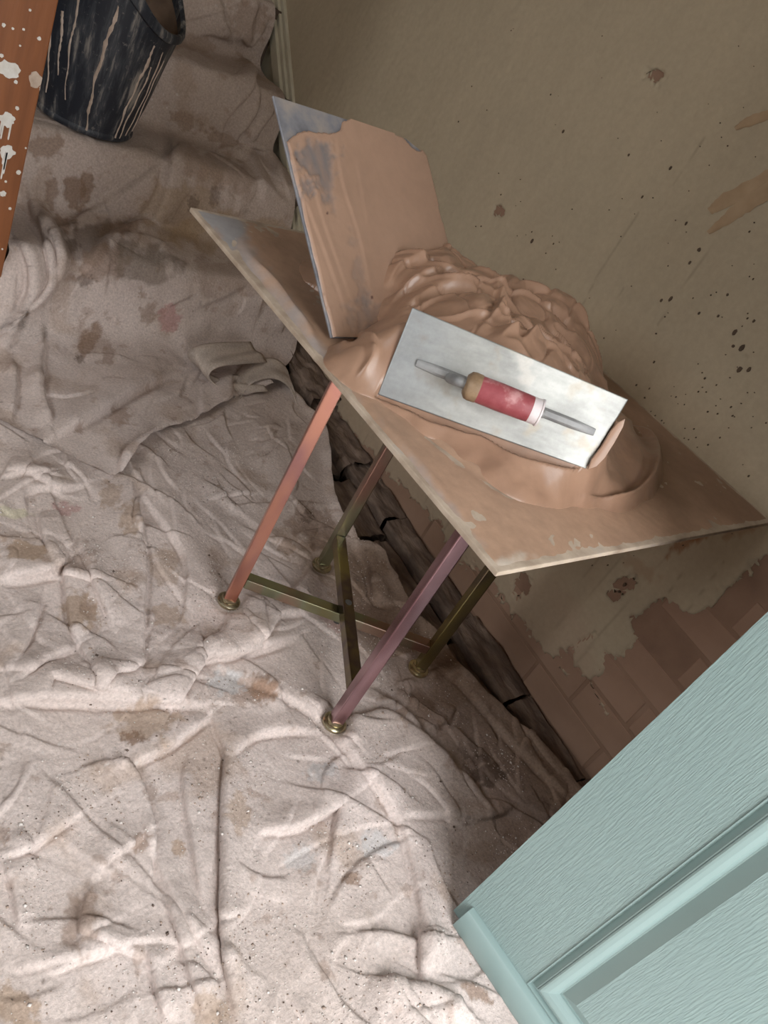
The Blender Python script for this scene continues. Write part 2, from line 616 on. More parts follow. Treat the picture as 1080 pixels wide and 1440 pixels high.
# painted plaster skin with its ragged lower edge
us = np.arange(-1.45, 2.75, 0.0045)
vs_ = np.arange(-0.05, 1.62, 0.0045)
U, Vv = np.meshgrid(us, vs_)
su, zv = U.ravel(), Vv.ravel()
base = WP[None] + WD[None] * su[:, None]
base[:, 2] = zv
Q = project(base)
edge_px = [(497, 612), (530, 645), (548, 662), (565, 680), (596, 718), (619, 745), (650, 778), (676, 806), (693, 823), (717, 860),
           (750, 893), (783, 933), (797, 912), (806, 907), (815, 930), (827, 954), (843, 944), (855, 926), (884, 917), (890, 868), (921, 846),
           (945, 858), (985, 858), (1006, 835), (1047, 803), (1080, 778)]
esz = np.array([wall_sz(*p) for p in edge_px])[::-1]
es, ez = list(esz[:, 0]), list(esz[:, 1])
order = np.argsort(es)
es = np.array(es)[order]
ez = np.array(ez)[order]
es = np.concatenate([[-1.5, -0.9, -0.5], es, [0.9, 1.3, 4]])
ez = np.concatenate([[0.7, 0.66, 0.62], ez, [-0.2, -0.3, -0.3]])
emask = zv - np.interp(su, es, ez)
De, Se, Te = polydist(Q, [(470, 580)] + edge_px + [(1130, 735)], 60)
near = De < 60
emask[near] = -Se[near] * De[near] * 0.0011
emask += 0.022 * fbm(su * 18, zv * 18, 3, 5) + 0.014 * fbm(su * 70, zv * 70, 9, 3)
# chips where the paint is off
chips = [((922, 107), 11, 7, 0.4), ((703, 297), 7, 5, 0.2), ((880, 822), 16, 9, -0.3), ((866, 838), 9, 6, 0), ((735, 822), 10, 14, 0.3), ((1050, 500), 3, 3, 0)]
chip = np.zeros(len(su))
for k, (c, a, b_, an) in enumerate(chips):
    chip = np.maximum(chip, blot(Q, c, a, b_, an, 40 + k, 0.7, 0.3))
emask = np.minimum(emask, 0.004 - chip * 0.03)
skin_col = np.zeros((len(su), 3))
cream = np.array([0.435, 0.352, 0.245])
n1 = fbm(su * 2.2, zv * 2.2, 1, 4)[:, None]
n2_ = fbm(su * 30, zv * 9, 2, 3)[:, None]
skin_col[:] = cream * (1 + 0.10 * n1 + 0.05 * n2_)
# pinkish wash of new plaster wiped over the lower paint
wash = smooth(0.30 - zv + 0.25 * fbm(su * 5, zv * 5, 11, 4), 0.0, 0.25) * 0.45
skin_col = lerp(skin_col, np.array([0.40, 0.27, 0.19]), wash[:, None])
# vertical brush scratches and specks
streak = smooth(fbm(su * 55, zv * 3.0, 21, 3), 0.28, 0.45) * smooth(0.8 - zv, 0, 0.5)
skin_col *= (1 - 0.16 * streak)[:, None]
# rusty wipe marks under the board corner
for c, a, b_, an, k in [((962, 766), 22, 7, -0.5, 0.75), ((985, 755), 14, 6, -0.5, 0.6), ((905, 800), 30, 9, 0.6, 0.25), ((1045, 745), 26, 8, -0.4, 0.4)]:
    mk = blot(Q, c, a, b_, an, int(c[0]), 0.6, 0.4) * k
    skin_col = lerp(skin_col, np.array([0.26, 0.11, 0.045]), mk[:, None])
# hairline scratches
for pl in ([(1012, 332), (926, 457)], [(992, 195), (968, 233), (948, 262)], [(900, 300), (840, 392), (800, 470)], [(880, 405), (858, 440)], [(965, 800), (910, 880)], [(1020, 790), (960, 870)]):
    D, S_, T_ = polydist(Q, pl, 8)
    skin_col *= (1 - 0.2 * smooth(1.3 - D, 0, 1.0))[:, None]
relief = 0.0012 * fbm(su * 6, zv * 6, 7, 3) + 0.0009 * fbm(su * 60, zv * 60, 8, 3)
dep = 0.0042 + relief
Vw = base - WN[None] * dep[:, None]
Vw2, Fw = snap_mask(Vw, WD[None] * 0.0045, np.array([[0, 0, 0.0045]]), emask * 60, len(us), len(vs_))
# turn the torn edge down to the masonry
rim = (emask < 0)
Vw2[rim] += WN[None] * (dep[rim, None] - 0.0006)
np_mesh('paint_skin', Vw2, Fw, M['plaster_wall'], wr, skin_col)
# plain skin above and in front, out of the picture
pb = B()
pb.box((-1.6, 0.0, 1.60), (4.2, 0.0042, 2.70), lambda s, d, z: W(s, z, d))
pb.box((2.74, 0.0, 0.2), (4.2, 0.0042, 1.60), lambda s, d, z: W(s, z, d))
pb.build('paint_skin', M['wall_dull'], wr)

# dark splashes dried on the paint
spk = B()
rnd = random.Random(17)
dots = [((985, 352), 3), ((972, 370), 2), ((945, 421), 3), ((932, 423), 2.5), ((750, 340), 2.5), ((775, 415), 3.5), ((1035, 468), 4), ((1045, 490), 4), ((1033, 487), 3), ((1042, 520), 4), ((1055, 520), 3), ((1062, 452), 2), ((1025, 415), 2),
        ((967, 315), 2), ((945, 237), 2), ((905, 278), 1.6), ((886, 219), 1.5), ((794, 186), 2), ((853, 533), 3.5), ((760, 545), 1.5), ((1012, 445), 2), ((985, 441), 2), ((880, 822), 3), ((873, 832), 2.5)]
for _ in range(150):
    cx, cy = rnd.uniform(640, 1080), rnd.uniform(0, 1) ** 0.7 * 700 + 20
    if cy > 720 - 0.5 * (1080 - cx) and cx < 900:
        continue
    dots.append(((cx, cy), rnd.choice((0.5, 0.6, 0.8, 0.8, 1.0, 1.3)) * (0.5 + cy / 700)))
for k in range(40):
    c = rnd.choice(((1000, 570), (930, 560), (960, 600), (850, 780), (940, 740), (1010, 760)))
    dots.append(((rnd.gauss(c[0], 24), rnd.gauss(c[1], 14)), rnd.uniform(0.5, 1.4)))
for (cx, cy), r in dots:
    p = wall_sz(cx, cy)
    if p[1] < 0.05 or p[1] > 1.55:
        continue
    k = np.linalg.norm(W(p[0], p[1]) - CP) / CF * r * 0.72
    st_ = rnd.uniform(0.9, 1.9)
    ring_ = [(p[0] + k * math.cos(a) * rnd.uniform(.75, 1.15), p[1] + k * st_ * math.sin(a) * rnd.uniform(.8, 1.15)) for a in [2 * math.pi * i / 8 for i in range(8)]]
    spk.prism(ring_, lambda a, b, d: W(a, b, d), 0.003, 0.0062)
tag(spk.build('splash_specks', M['speck'], wr), kind='stuff')

# the bared brick courses at the foot of the wall
bl, bh, jt = 0.222, 0.0705, 0.007
cache = {}
for c in range(8):
    z0 = -0.1075 + c * (bh + jt)
    s = -1.15 + (0.11 if c % 2 else 0.0)
    while s < 0.95:
        top = np.interp(s + bl / 2, es, ez)
        if z0 < top + 0.03:
            key = random.randint(0, 3)
            if key not in cache:
                rr = random.Random(key)
                me = bpy.data.meshes.new('brick')
                bm = bmesh.new()
                bmesh.ops.create_cube(bm, size=1)
                for v in bm.verts:
                    v.co.x *= bl + rr.uniform(-.004, .002)
                    v.co.y *= 0.006
                    v.co.z *= bh + rr.uniform(-.003, .001)
                bmesh.ops.bevel(bm, geom=bm.edges[:], offset=0.0018, segments=1, affect='EDGES')
                bm.to_mesh(me)
                bm.free()
                me.materials.append(M['brick'])
                cache[key] = me
            o = bpy.data.objects.new('brick', cache[key])
            col.objects.link(o)
            o.parent = wr
            o.location = W(s + bl / 2, z0 + bh / 2, -0.0016 + random.uniform(-.0006, .0006))
            o.rotation_euler = (0, 0, math.atan2(WD[1], WD[0]))
        s += bl + jt

# brown trowel wipes high on the wall: thin ribs of plaster
def smear(pts_px, widths_px, seed):
    rnd = random.Random(seed)
    cs = spline(pts_px, 6)
    ws = np.interp(np.linspace(0, 1, len(cs)), np.linspace(0, 1, len(widths_px)), widths_px)
    left, right = [], []
    for i, p in enumerate(cs):
        d = cs[min(i + 1, len(cs) - 1)] - cs[max(i - 1, 0)]
        n = np.array([-d[1], d[0]]) / (np.linalg.norm(d) + 1e-9)
        left.append(wall_sz(*(p + n * ws[i] * (1 + rnd.uniform(-.12, .12)))))
        right.append(wall_sz(*(p - n * ws[i] * (1 + rnd.uniform(-.12, .12)))))
    b = B()
    n = len(left)
    vs, fs = [], []
    for i in range(n):
        for j in range(6):
            p = lerp(left[i], right[i], j / 5)
            vs.append(W(p[0], p[1], 0.0058 + (0.0012 * rnd.random() if 0 < j < 5 else -0.001)))
    for i in range(n - 1):
        for j in range(5):
            fs.append((i * 6 + j, i * 6 + j + 1, i * 6 + 7 + j, i * 6 + 6 + j))
    return b.add(vs, fs).build('plaster_smear', M['smear'], wr, smooth_=True)


smear([(998, 328), (1025, 308), (1055, 285), (1100, 258)], [3, 8, 12, 14], 1)
smear([(1000, 298), (1020, 284), (1050, 268), (1100, 238)], [5, 10, 10, 8], 2)
smear([(1036, 182), (1055, 172), (1080, 163), (1110, 152)], [3, 7, 7, 6], 3)

# ---- rotten timber at the wall foot where the skirting has been taken off
bb = empty('baseboard_right', tuple(W(0, 0)))
tag(bb, kind='structure')


def rough_timber(s0, s1, d0, d1, z0, z1, seed, amp=0.010, parent=bb):
    n = max(6, int((s1 - s0) / 0.006))
    prof = [(d0, z0), (d0, z1 - 0.004), (d0 + 0.25 * (d1 - d0), z1), (d0 + 0.5 * (d1 - d0), z1 - 0.001), (d0 + 0.75 * (d1 - d0), z1 - 0.002), (d1 - 0.004, z1 - 0.006), (d1, z1 - 0.014), (d1, z0)]
    fine = spline([np.array(p) for p in prof], 3)
    fine[:, 1] = np.clip(fine[:, 1], z0, None)
    m = len(fine)
    S = np.repeat(np.linspace(s0, s1, n), m)
    P = np.tile(fine, (n, 1))
    w1 = fbm(S * 14, P[:, 0] * 30 + P[:, 1] * 25, seed, 4)
    w2 = fbm(S * 10, (P[:, 0] + P[:, 1]) * 190, seed + 3, 3)
    w3 = perlin(S * 9, S * 0 + seed, seed + 7)
    dd = P[:, 0] + amp * 1.5 * w1 + 0.009 * w3 * (P[:, 0] > (d0 + d1) / 2)
    zz = P[:, 1] + (amp * 1.6 * w1 + 0.006 * w2 + 0.008 * w3) * (P[:, 1] > z0 + 0.005)
    V = np.stack([WP[0] + WD[0] * S - WN[0] * dd, WP[1] + WD[1] * S - WN[1] * dd, zz], 1)
    F = grid_faces(m, n)
    ends = []
    o = np_mesh('timber_piece', V, F, M['old_timber'], parent, off=tuple(parent.location))
    return o


cuts = [-0.95, -0.38, -0.17, 0.06, 0.40, 0.62]
for i in range(len(cuts) - 1):
    rough_timber(cuts[i] + 0.004, cuts[i + 1] - 0.002, 0.004, 0.080 + 0.012 * ((i * 7) % 3 - 1), -0.10, -0.022 - 0.008 * (i % 2), 60 + i)
    rough_timber(cuts[i] - 0.03, cuts[i + 1] - 0.05, 0.083, 0.19, -0.10, -0.048 - 0.008 * (i % 2), 80 + i, 0.008)
rough_timber(0.60, 0.90, 0.004, 0.10, -0.10, -0.012, 71, 0.012)
rough_timber(0.60, 1.10, 0.10, 0.22, -0.10, -0.045, 74, 0.010)
rough_timber(0.84, 1.16, 0.004, 0.10, -0.10, 0.025, 73, 0.016)

# ---- stairs and the string with its moulding on the wall
RISE, RUN, SY = 0.183, 0.2475, 1.752
st = B()
for k in range(8):
    st.box((0.655, SY + RUN * k, -0.045), (1.545 + 0.02 * k, SY + RUN * (k + 1) if k < 7 else 4.3, RISE * (k + 1)))
stairs = tag(st.build('stairs', M['floor']), kind='structure')
t1 = wall_sz(400, 140)
t2 = wall_sz(387, 0)
slope = (t2[1] - t1[1]) / (t2[0] - t1[0])


def string_top(s):
    return t1[1] + slope * (s - t1[0]) + 0.0


trim = B()
s0, s1 = 1.16, 3.3
trim.prism([(s0, -0.03), (s1, string_top(s1) - 0.4), (s1, string_top(s1)), (s0 + 0.02, string_top(s0 + 0.02)), (s0, string_top(s0) - 0.05)], lambda a, b, d: W(a, b, d), 0.0, 0.022)
tr = tag(trim.build('trim_1', M['cream_wood'], bevel=0.002), kind='structure')
md = B()
nx = np.array([-slope, 1.0]) / math.hypot(slope, 1)
for a, b_, th in ((-0.006, 0.030, 0.034), (0.030, 0.046, 0.024), (0.046, 0.062, 0.015)):
    q = []
    for s, off in ((s0 + 0.02, a), (s1, a), (s1, b_), (s0 + 0.02, b_)):
        q.append((s + nx[0] * off, string_top(s) + nx[1] * off))
    md.prism(q, lambda a, b, d: W(a, b, d), 0.0, th)
md.build('moulding', M['cream_wood'], tr, bevel=0.003)

# ---- open front door
DP = np.array([0.9035, 0.140, 0.0])
DA = np.array([0.058, -0.9983, 0.0])                       # along the door towards its hinges
DN = np.array([-0.9983, -0.058, 0.0])                      # out of the visible face


def DF(a, z, n):
    p = DP + DA * a + DN * n
    return (p[0], p[1], z)


DW, DZ0, DZ1, DT = 0.84, 0.006, 1.985, 0.044
cols_ = [(0.140, 0.385), (0.455, 0.700)]
rows_ = [(0.052, 0.66), (0.80, 1.50), (1.60, 1.86)]
dr = B()
xs = [0, cols_[0][0], cols_[0][1], cols_[1][0], cols_[1][1], DW]
zs = [DZ0, rows_[0][0], rows_[0][1], rows_[1][0], rows_[1][1], rows_[2][0], rows_[2][1], DZ1]
for i in range(5):
    for j in range(7):
        if i in (1, 3) and j in (1, 3, 5):
            continue
        a0, a1, z0, z1 = xs[i], xs[i + 1], zs[j], zs[j + 1]
        dr.add([DF(a0, z0, 0), DF(a1, z0, 0), DF(a1, z1, 0), DF(a0, z1, 0)], [(0, 1, 2, 3)])
dr.add([DF(a, z, n) for n in (0, -DT) for a, z in ((0, DZ0), (DW, DZ0), (DW, DZ1), (0, DZ1))], [(4, 7, 6, 5), (0, 4, 5, 1), (1, 5, 6, 2), (2, 6, 7, 3), (3, 7, 4, 0)])
bmd = dr
door = tag(dr.build('door_1', M['door']), kind='structure')
prof = [(0.0, 0.0), (0.0008, 0.0016), (0.0022, 0.0016), (0.0040, -0.0050), (0.0050, -0.0056), (0.0125, 0.0020), (0.0140, 0.0024), (0.0142, 0.0010), (0.0150, 0.0010), (0.0152, 0.0030), (0.0175, 0.0038), (0.0205, 0.0034), (0.026, 0.0016), (0.032, -0.0022),
        (0.0362, -0.0066), (0.0368, -0.0092), (0.0385, -0.0096), (0.0575, 0.0000), (0.0586, 0.0006)]
for (a0, a1) in cols_:
    for (z0, z1) in rows_:
        ring = B()
        vs, fs = [], []
        for o_, h in prof:
            vs += [DF(a0 + o_, z0 + o_, h), DF(a1 - o_, z0 + o_, h), DF(a1 - o_, z1 - o_, h), DF(a0 + o_, z1 - o_, h)]
        for k in range(len(prof) - 1):
            for j in range(4):
                fs.append((k * 4 + j, k * 4 + (j + 1) % 4, k * 4 + 4 + (j + 1) % 4, k * 4 + 4 + j))
        ring.add(vs, fs).build('panel_moulding', M['door_plain'], door)
        o_, h = 0.0586, 0.0006
        B().add([DF(a0 + o_, z0 + o_, h), DF(a1 - o_, z0 + o_, h), DF(a1 - o_, z1 - o_, h), DF(a0 + o_, z1 - o_, h)], [(0, 1, 2, 3)]).build('panel_field', M['door'], door)
wb = B()
pr = [(0.0, 0.004), (0.0165, 0.004), (0.0185, 0.014), (0.0180, 0.026), (0.0150, 0.038), (0.0100, 0.046), (0.0, 0.050)]
nn = len(pr)
vs = [DF(a, z, n) for a in (0.016, DW) for n, z in pr]
wb.add(vs, [tuple(range(nn)), tuple(reversed(range(nn, 2 * nn)))] + [(i, i + 1, nn + i + 1, nn + i) for i in range(nn - 1)] + [(nn - 1, 0, nn, 2 * nn - 1)])
wb.build('weather_bar', M['door_plain'], door, bevel=0.0012, smooth_=True)
hd = B()
hd.prism([(0.048, 0.78), (0.075, 0.78), (0.075, 0.98), (0.048, 0.98)], DF, 0.0, 0.008)
hn = hd.build('door_handle', M['chrome'], door, bevel=0.002)
B().tube([DF(0.061, 0.88, 0.004), DF(0.061, 0.88, 0.05), DF(0.068, 0.88, 0.06), DF(0.17, 0.88, 0.06)], 0.009).build('lever', M['chrome'], hn, smooth_=True)

# ---- varnished wooden post at the foot of the stairs, spattered with paint
PY = 1.715
ex = onplane(62, 100, (0, PY, 0), np.array([0, 1.0, 0]))[0]
post = empty('wooden_post', (ex - 0.13, PY + 0.05, -0.004))
tag(post, 'brown varnished wooden post at the left picture edge, spattered with white paint', 'post')
B().box((ex - 0.26, PY, -0.004), (ex, PY + 0.10, 1.35)).build('post_body', M['wood_varnish'], post, bevel=0.003)
B().box((ex - 0.28, PY - 0.02, 1.35), (ex + 0.02, PY + 0.12, 1.39)).build('post_cap', M['wood_varnish'], post, bevel=0.008)


def splash(cx, cy, r, seed, drips=0, mat='white_paint', sx=1.0):
    rnd = random.Random(seed)
    p = onplane(cx, cy, (0, PY, 0), np.array([0, 1.0, 0]))
    k = np.linalg.norm(p - CP) / CF * r * 0.72
    b = B()
    n = 22
    pts = []
    for i in range(n):
        a = 2 * math.pi * i / n
        rr = k * (0.78 + 0.34 * rnd.random())
        pts.append((min(p[0] + rr * sx * math.cos(a), ex - 0.001), p[2] + rr * math.sin(a)))
    fr = lambda x, z, d: (x, PY - d, z)
    b.prism(pts, fr, -0.0005, 0.0014)
    for i in range(drips):
        x = p[0] + k * (rnd.random() - 0.5) * 1.3
        L = k * (1.6 + 2.4 * rnd.random())
        w = k * 0.11
        b.prism([(x - w, p[2]), (x - w * 0.8, p[2] - L), (x, p[2] - L - w * 1.6), (x + w * 0.8, p[2] - L), (x + w, p[2])], fr, -0.0005, 0.0018)
    b.build('paint_splash', M[mat], post)


splash(10, 168, 12, 1, 3)
splash(10, 214, 12, 2, 4)
splash(12, 97, 13, 3, 0, sx=1.5)
splash(50, 112, 12, 4, 0, 'dried_plaster', 1.0)
splash(60, 126, 6, 5, 0, 'dried_plaster')
for k, (x, y, r) in enumerate([(55, 54, 3), (5, 35, 3), (18, 40, 2), (33, 41, 2), (42, 14, 2), (24, 152, 3), (26, 242, 4), (4, 272, 5), (14, 293, 2.5), (3, 350, 1.6), (36, 208, 1.5), (22, 115, 3), (8, 255, 2), (28, 64, 1.6), (2, 78, 3)]):
    splash(x, y, r, 10 + k)

# ================================================================== DUST SHEETS
def fold(H, Q, poly, h, w_steep, w_soft, side=1):
    """raise a crease: steep on one side, running out on the other; widths in picture pixels on the surface"""
    pl = spline(poly, 5) if len(poly) > 2 else np.array(poly, float)
    D, S, T = polydist(Q, pl, max(w_steep, w_soft) * 3.2)
    near = D < 1e8
    e = np.clip(np.minimum(T, 1 - T) * 5, 0, 1)
    w = np.where(S * side > 0, w_steep, w_soft)
    x = D / w
    st = S * side > 0
    val = np.where(st, np.exp(-(x * 1.5) ** 2) - 0.22 * np.exp(-((x - 1.7) / 0.6) ** 2), (1 + x * x) ** -1.25)
    val = h * val * (0.2 + 0.8 * e) * np.clip(1 - (D / (max(w_steep, w_soft) * 3.2)) ** 2, 0, 1)
    H[near] += val[near]


sheet_w = np.array([0.62, 0.525, 0.49])
brown = np.array([0.26, 0.16, 0.105])
dark = np.array([0.12, 0.085, 0.065])


def cloth_noise(x, y, seed, box, count):
    """soft swell, many short straight creases that run with a slowly turning direction, fine crumple"""
    h = 0.0060 * fbm(x * 4.5, y * 4.5, seed + 3, 2) + 0.0022 * fbm(x * 13, y * 13, seed + 9, 3)
    P = np.stack([x, y], 1)
    rnd = random.Random(seed)
    for k in range(count):
        cx = rnd.uniform(box[0], box[1])
        cy = rnd.uniform(box[2], box[3])
        a = 1.9 + 2.2 * float(perlin(np.array([cx * 2.1]), np.array([cy * 2.1]), seed + 2)[0]) + rnd.gauss(0, 0.35)
        if rnd.random() < 0.28:
            a += 1.3
        L = rnd.uniform(0.04, 0.15) * (1 if rnd.random() < 0.8 else 1.8)
        bend = rnd.gauss(0, 0.16)
        pl = []
        for t in (-0.5, -0.2, 0.15, 0.5):
            aa = a + bend * t * 2
            pl.append((cx + L * t * math.cos(aa), cy + L * t * math.sin(aa)))
        hh = rnd.uniform(0.002, 0.0065) * (0.6 + 0.4 * L / 0.15)
        fold(h, P, pl, hh * 0.9, rnd.uniform(0.0032, 0.005), rnd.uniform(0.015, 0.040), rnd.choice((-1, 1)))
    h += 0.0006 * fbm(x * 70, y * 70, seed + 5, 3)
    return h


def cloth_colour(x, y, Q, seed, tan, stains, dirt=0.35):
    c = np.tile(sheet_w, (len(x), 1))
    n = fbm(x * 6, y * 6, seed, 5)
    c *= (1 + 0.16 * n)[:, None]
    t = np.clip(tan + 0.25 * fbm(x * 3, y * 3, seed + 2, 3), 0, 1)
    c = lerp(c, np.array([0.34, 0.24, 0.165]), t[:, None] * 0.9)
    b1 = smooth(fbm(x * 7 + 3, y * 7, seed + 11, 5), 0.16, 0.40) * dirt
    c = lerp(c, np.array([0.34, 0.235, 0.165]), b1[:, None])
    b2 = smooth(fbm(x * 22, y * 22, seed + 21, 4), 0.33, 0.46) * dirt
    c = lerp(c, brown, b2[:, None] * 0.8)
    s1 = smooth(perlin(x * 130, y * 130, seed + 31), 0.62, 0.80) * smooth(fbm(x * 5, y * 5, seed + 32, 3), -0.15, 0.35)
    c = lerp(c, dark, s1[:, None] * 0.55)
    s2 = smooth(perlin(x * 120 + 50, y * 120, seed + 41), 0.62, 0.78) * smooth(fbm(x * 6 + 7, y * 6, seed + 42, 3), -0.1, 0.3)
    c = lerp(c, np.array([0.74, 0.69, 0.66]), s2[:, None] * 0.5)
    for k, (p, a, b_, an, cc, st_) in enumerate(stains):
        m = blot(Q, p, a, b_, an, seed + 60 + k, 0.45, 0.22) * st_
        c = lerp(c, np.array(cc), m[:, None])
    return c


BR = (0.24, 0.15, 0.10)
LB = (0.40, 0.29, 0.215)
DK = (0.12, 0.08, 0.06)
BLU = (0.50, 0.53, 0.55)
PNK = (0.42, 0.19, 0.18)

# ---- floor sheet
ed_px = [(455, 600), (463, 650), (470, 712), (500, 765), (535, 785), (560, 830), (585, 870), (618, 905), (645, 948), (680, 985), (727, 1026), (777, 1073), (807, 1107)]
ed = np.array([atz(p[0], p[1], 0.0)[:2] for p in ed_px])
ed = ed[np.argsort(ed[:, 1])]
ys = np.concatenate([np.arange(-0.5, 0.0, 0.008), np.arange(0.0, 1.5, 0.0028), np.arange(1.5, 1.78, 0.006)])
nu = 500
xe = np.interp(ys, np.concatenate([[-0.6, 0.0], ed[:, 1], [2]]), np.concatenate([[1.36, 1.35], ed[:, 0], [1.36]]))
xe += 0.006 * perlin(ys * 12, ys * 0 + 3, 4)
u = np.interp(np.linspace(0, 1, nu), [0, 0.12, 1], [0, 0.36, 1])
X = -0.45 + u[None, :] * (xe[:, None] + 0.45)
Y = np.repeat(ys[:, None], nu, 1)
x, y = X.ravel(), Y.ravel()
Q = project(np.stack([x, y, x * 0], 1))
H = cloth_noise(x, y, 100, (0.1, 1.35, 0.0, 1.5), 400)
flat = np.ones(len(x))
FOLDS = [
    ([(0, 988), (100, 985), (200, 990), (288, 993)], .022, 7, 26, 1),
    ([(290, 990), (304, 1030), (318, 1070), (314, 1130), (313, 1220), (312, 1320), (322, 1390), (332, 1445)], .016, 4, 16, 1),
    ([(262, 1070), (258, 1110), (272, 1200), (284, 1280)], .010, 4, 14, 1),
    ([(228, 1244), (242, 1290), (255, 1333), (284, 1427)], .011, 4, 15, 1),
    ([(113, 1086), (150, 1078), (184, 1090), (207, 1149), (212, 1235)], .012, 4, 13, -1),
    ([(320, 1066), (356, 1036), (400, 1028), (444, 1030)], .012, 5, 16, 1),
    ([(355, 1190), (366, 1172), (415, 1165), (474, 1137), (470, 1180), (462, 1232)], .014, 5, 20, 1),
    ([(237, 1002), (262, 950), (278, 930), (320, 925), (360, 915), (415, 895)], .020, 6, 18, 1),
    ([(0, 1210), (40, 1195), (89, 1160), (110, 1148)], .012, 5, 20, 1),
    ([(284, 930), (340, 955), (415, 989), (462, 1024), (515, 1095), (555, 1150), (575, 1200), (592, 1290), (590, 1380)], .011, 6, 18, 1),
    ([(498, 1317), (545, 1318), (592, 1329), (640, 1322)], .012, 4, 16, -1),
    ([(515, 1378), (560, 1395), (600, 1404), (660, 1432)], .020, 6, 22, -1),
    ([(178, 1080), (237, 1050), (290, 1010)], .016, 5, 18, 1),
    ([(60, 985), (70, 960), (130, 975), (190, 985)], .012, 5, 14, 1),
    ([(3, 1215), (20, 1255), (28, 1310)], .009, 4, 12, 1),
    ([(588, 1300), (590, 1340), (592, 1385)], .010, 4, 12, 1),
    ([(66, 1372), (120, 1352), (150, 1345)], .008, 4, 12, 1),
    ([(120, 1318), (190, 1345), (205, 1350)], .007, 4, 10, 1),
    ([(205, 1335), (215, 1370), (232, 1440)], .010, 4, 12, 1),
    ([(130, 1240), (150, 1210), (175, 1195), (200, 1178)], .009, 5, 16, 1),
    ([(112, 1340), (118, 1290), (125, 1240)], .008, 6, 18, -1),
    # middle of the floor
    ([(0, 815), (40, 812), (75, 802), (92, 780)], .020, 7, 22, 1),
    ([(20, 935), (40, 890), (55, 840)], .012, 5, 18, 1),
    ([(92, 790), (97, 850), (105, 900), (110, 912)], .016, 5, 17, 1),
    ([(55, 725), (62, 760), (72, 795)], .010, 4, 14, 1),
    ([(112, 765), (130, 820), (148, 860), (160, 892)], .011, 4, 13, 1),
    ([(185, 670), (192, 740), (200, 800), (195, 870), (190, 960)], .013, 6, 16, -1),
    ([(203, 700), (235, 745), (262, 790), (262, 850), (252, 885)], .010, 4, 18, 1),
    ([(25, 960), (60, 935), (108, 915)], .013, 5, 16, 1),
    ([(108, 910), (130, 945), (140, 985)], .010, 5, 14, 1),
    ([(130, 985), (150, 960), (180, 950), (200, 930)], .010, 5, 14, 1),
    ([(320, 870), (315, 900), (280, 925)], .012, 6, 16, 1),
    ([(330, 925), (365, 900), (388, 870), (440, 862)], .012, 5, 18, 1),
    ([(330, 930), (370, 960), (400, 1000)], .010, 5, 12, -1),
    ([(0, 675), (40, 672), (80, 690), (120, 682)], .010, 4, 12, 1),
    ([(35, 725), (32, 700), (60, 690), (95, 700)], .008, 4, 10, 1),
    # right hand strip by the wall
    ([(440, 1030), (490, 1020), (535, 1010), (575, 1040), (610, 1068), (660, 1110), (690, 1160)], .013, 6, 18, -1),
    ([(610, 935), (650, 965), (690, 1015), (730, 1060), (800, 1128)], .010, 4, 12, 1),
    ([(520, 975), (560, 1005), (600, 1055), (640, 1100)], .014, 7, 20, -1),
    ([(500, 770), (520, 800), (525, 840), (550, 850)], .022, 5, 16, 1),
    ([(455, 760), (440, 800), (405, 850)], .010, 6, 16, 1),
    ([(300, 700), (360, 740), (420, 790)], .006, 6, 20, 1),
    ([(560, 1150), (590, 1148), (640, 1145)], .007, 5, 14, 1),
    ([(480, 1090), (520, 1100), (565, 1125)], .009, 5, 14, -1),
]
for pl_, h_, a1, a2, sd in FOLDS:
    fold(H, Q, pl_, h_ * 0.95, a1, a2 * 1.9, sd)
H += 0.010 * np.exp(-((xe[:, None] - X) / 0.02) ** 2).ravel() * (1 + perlin(y * 15, y * 0, 77))
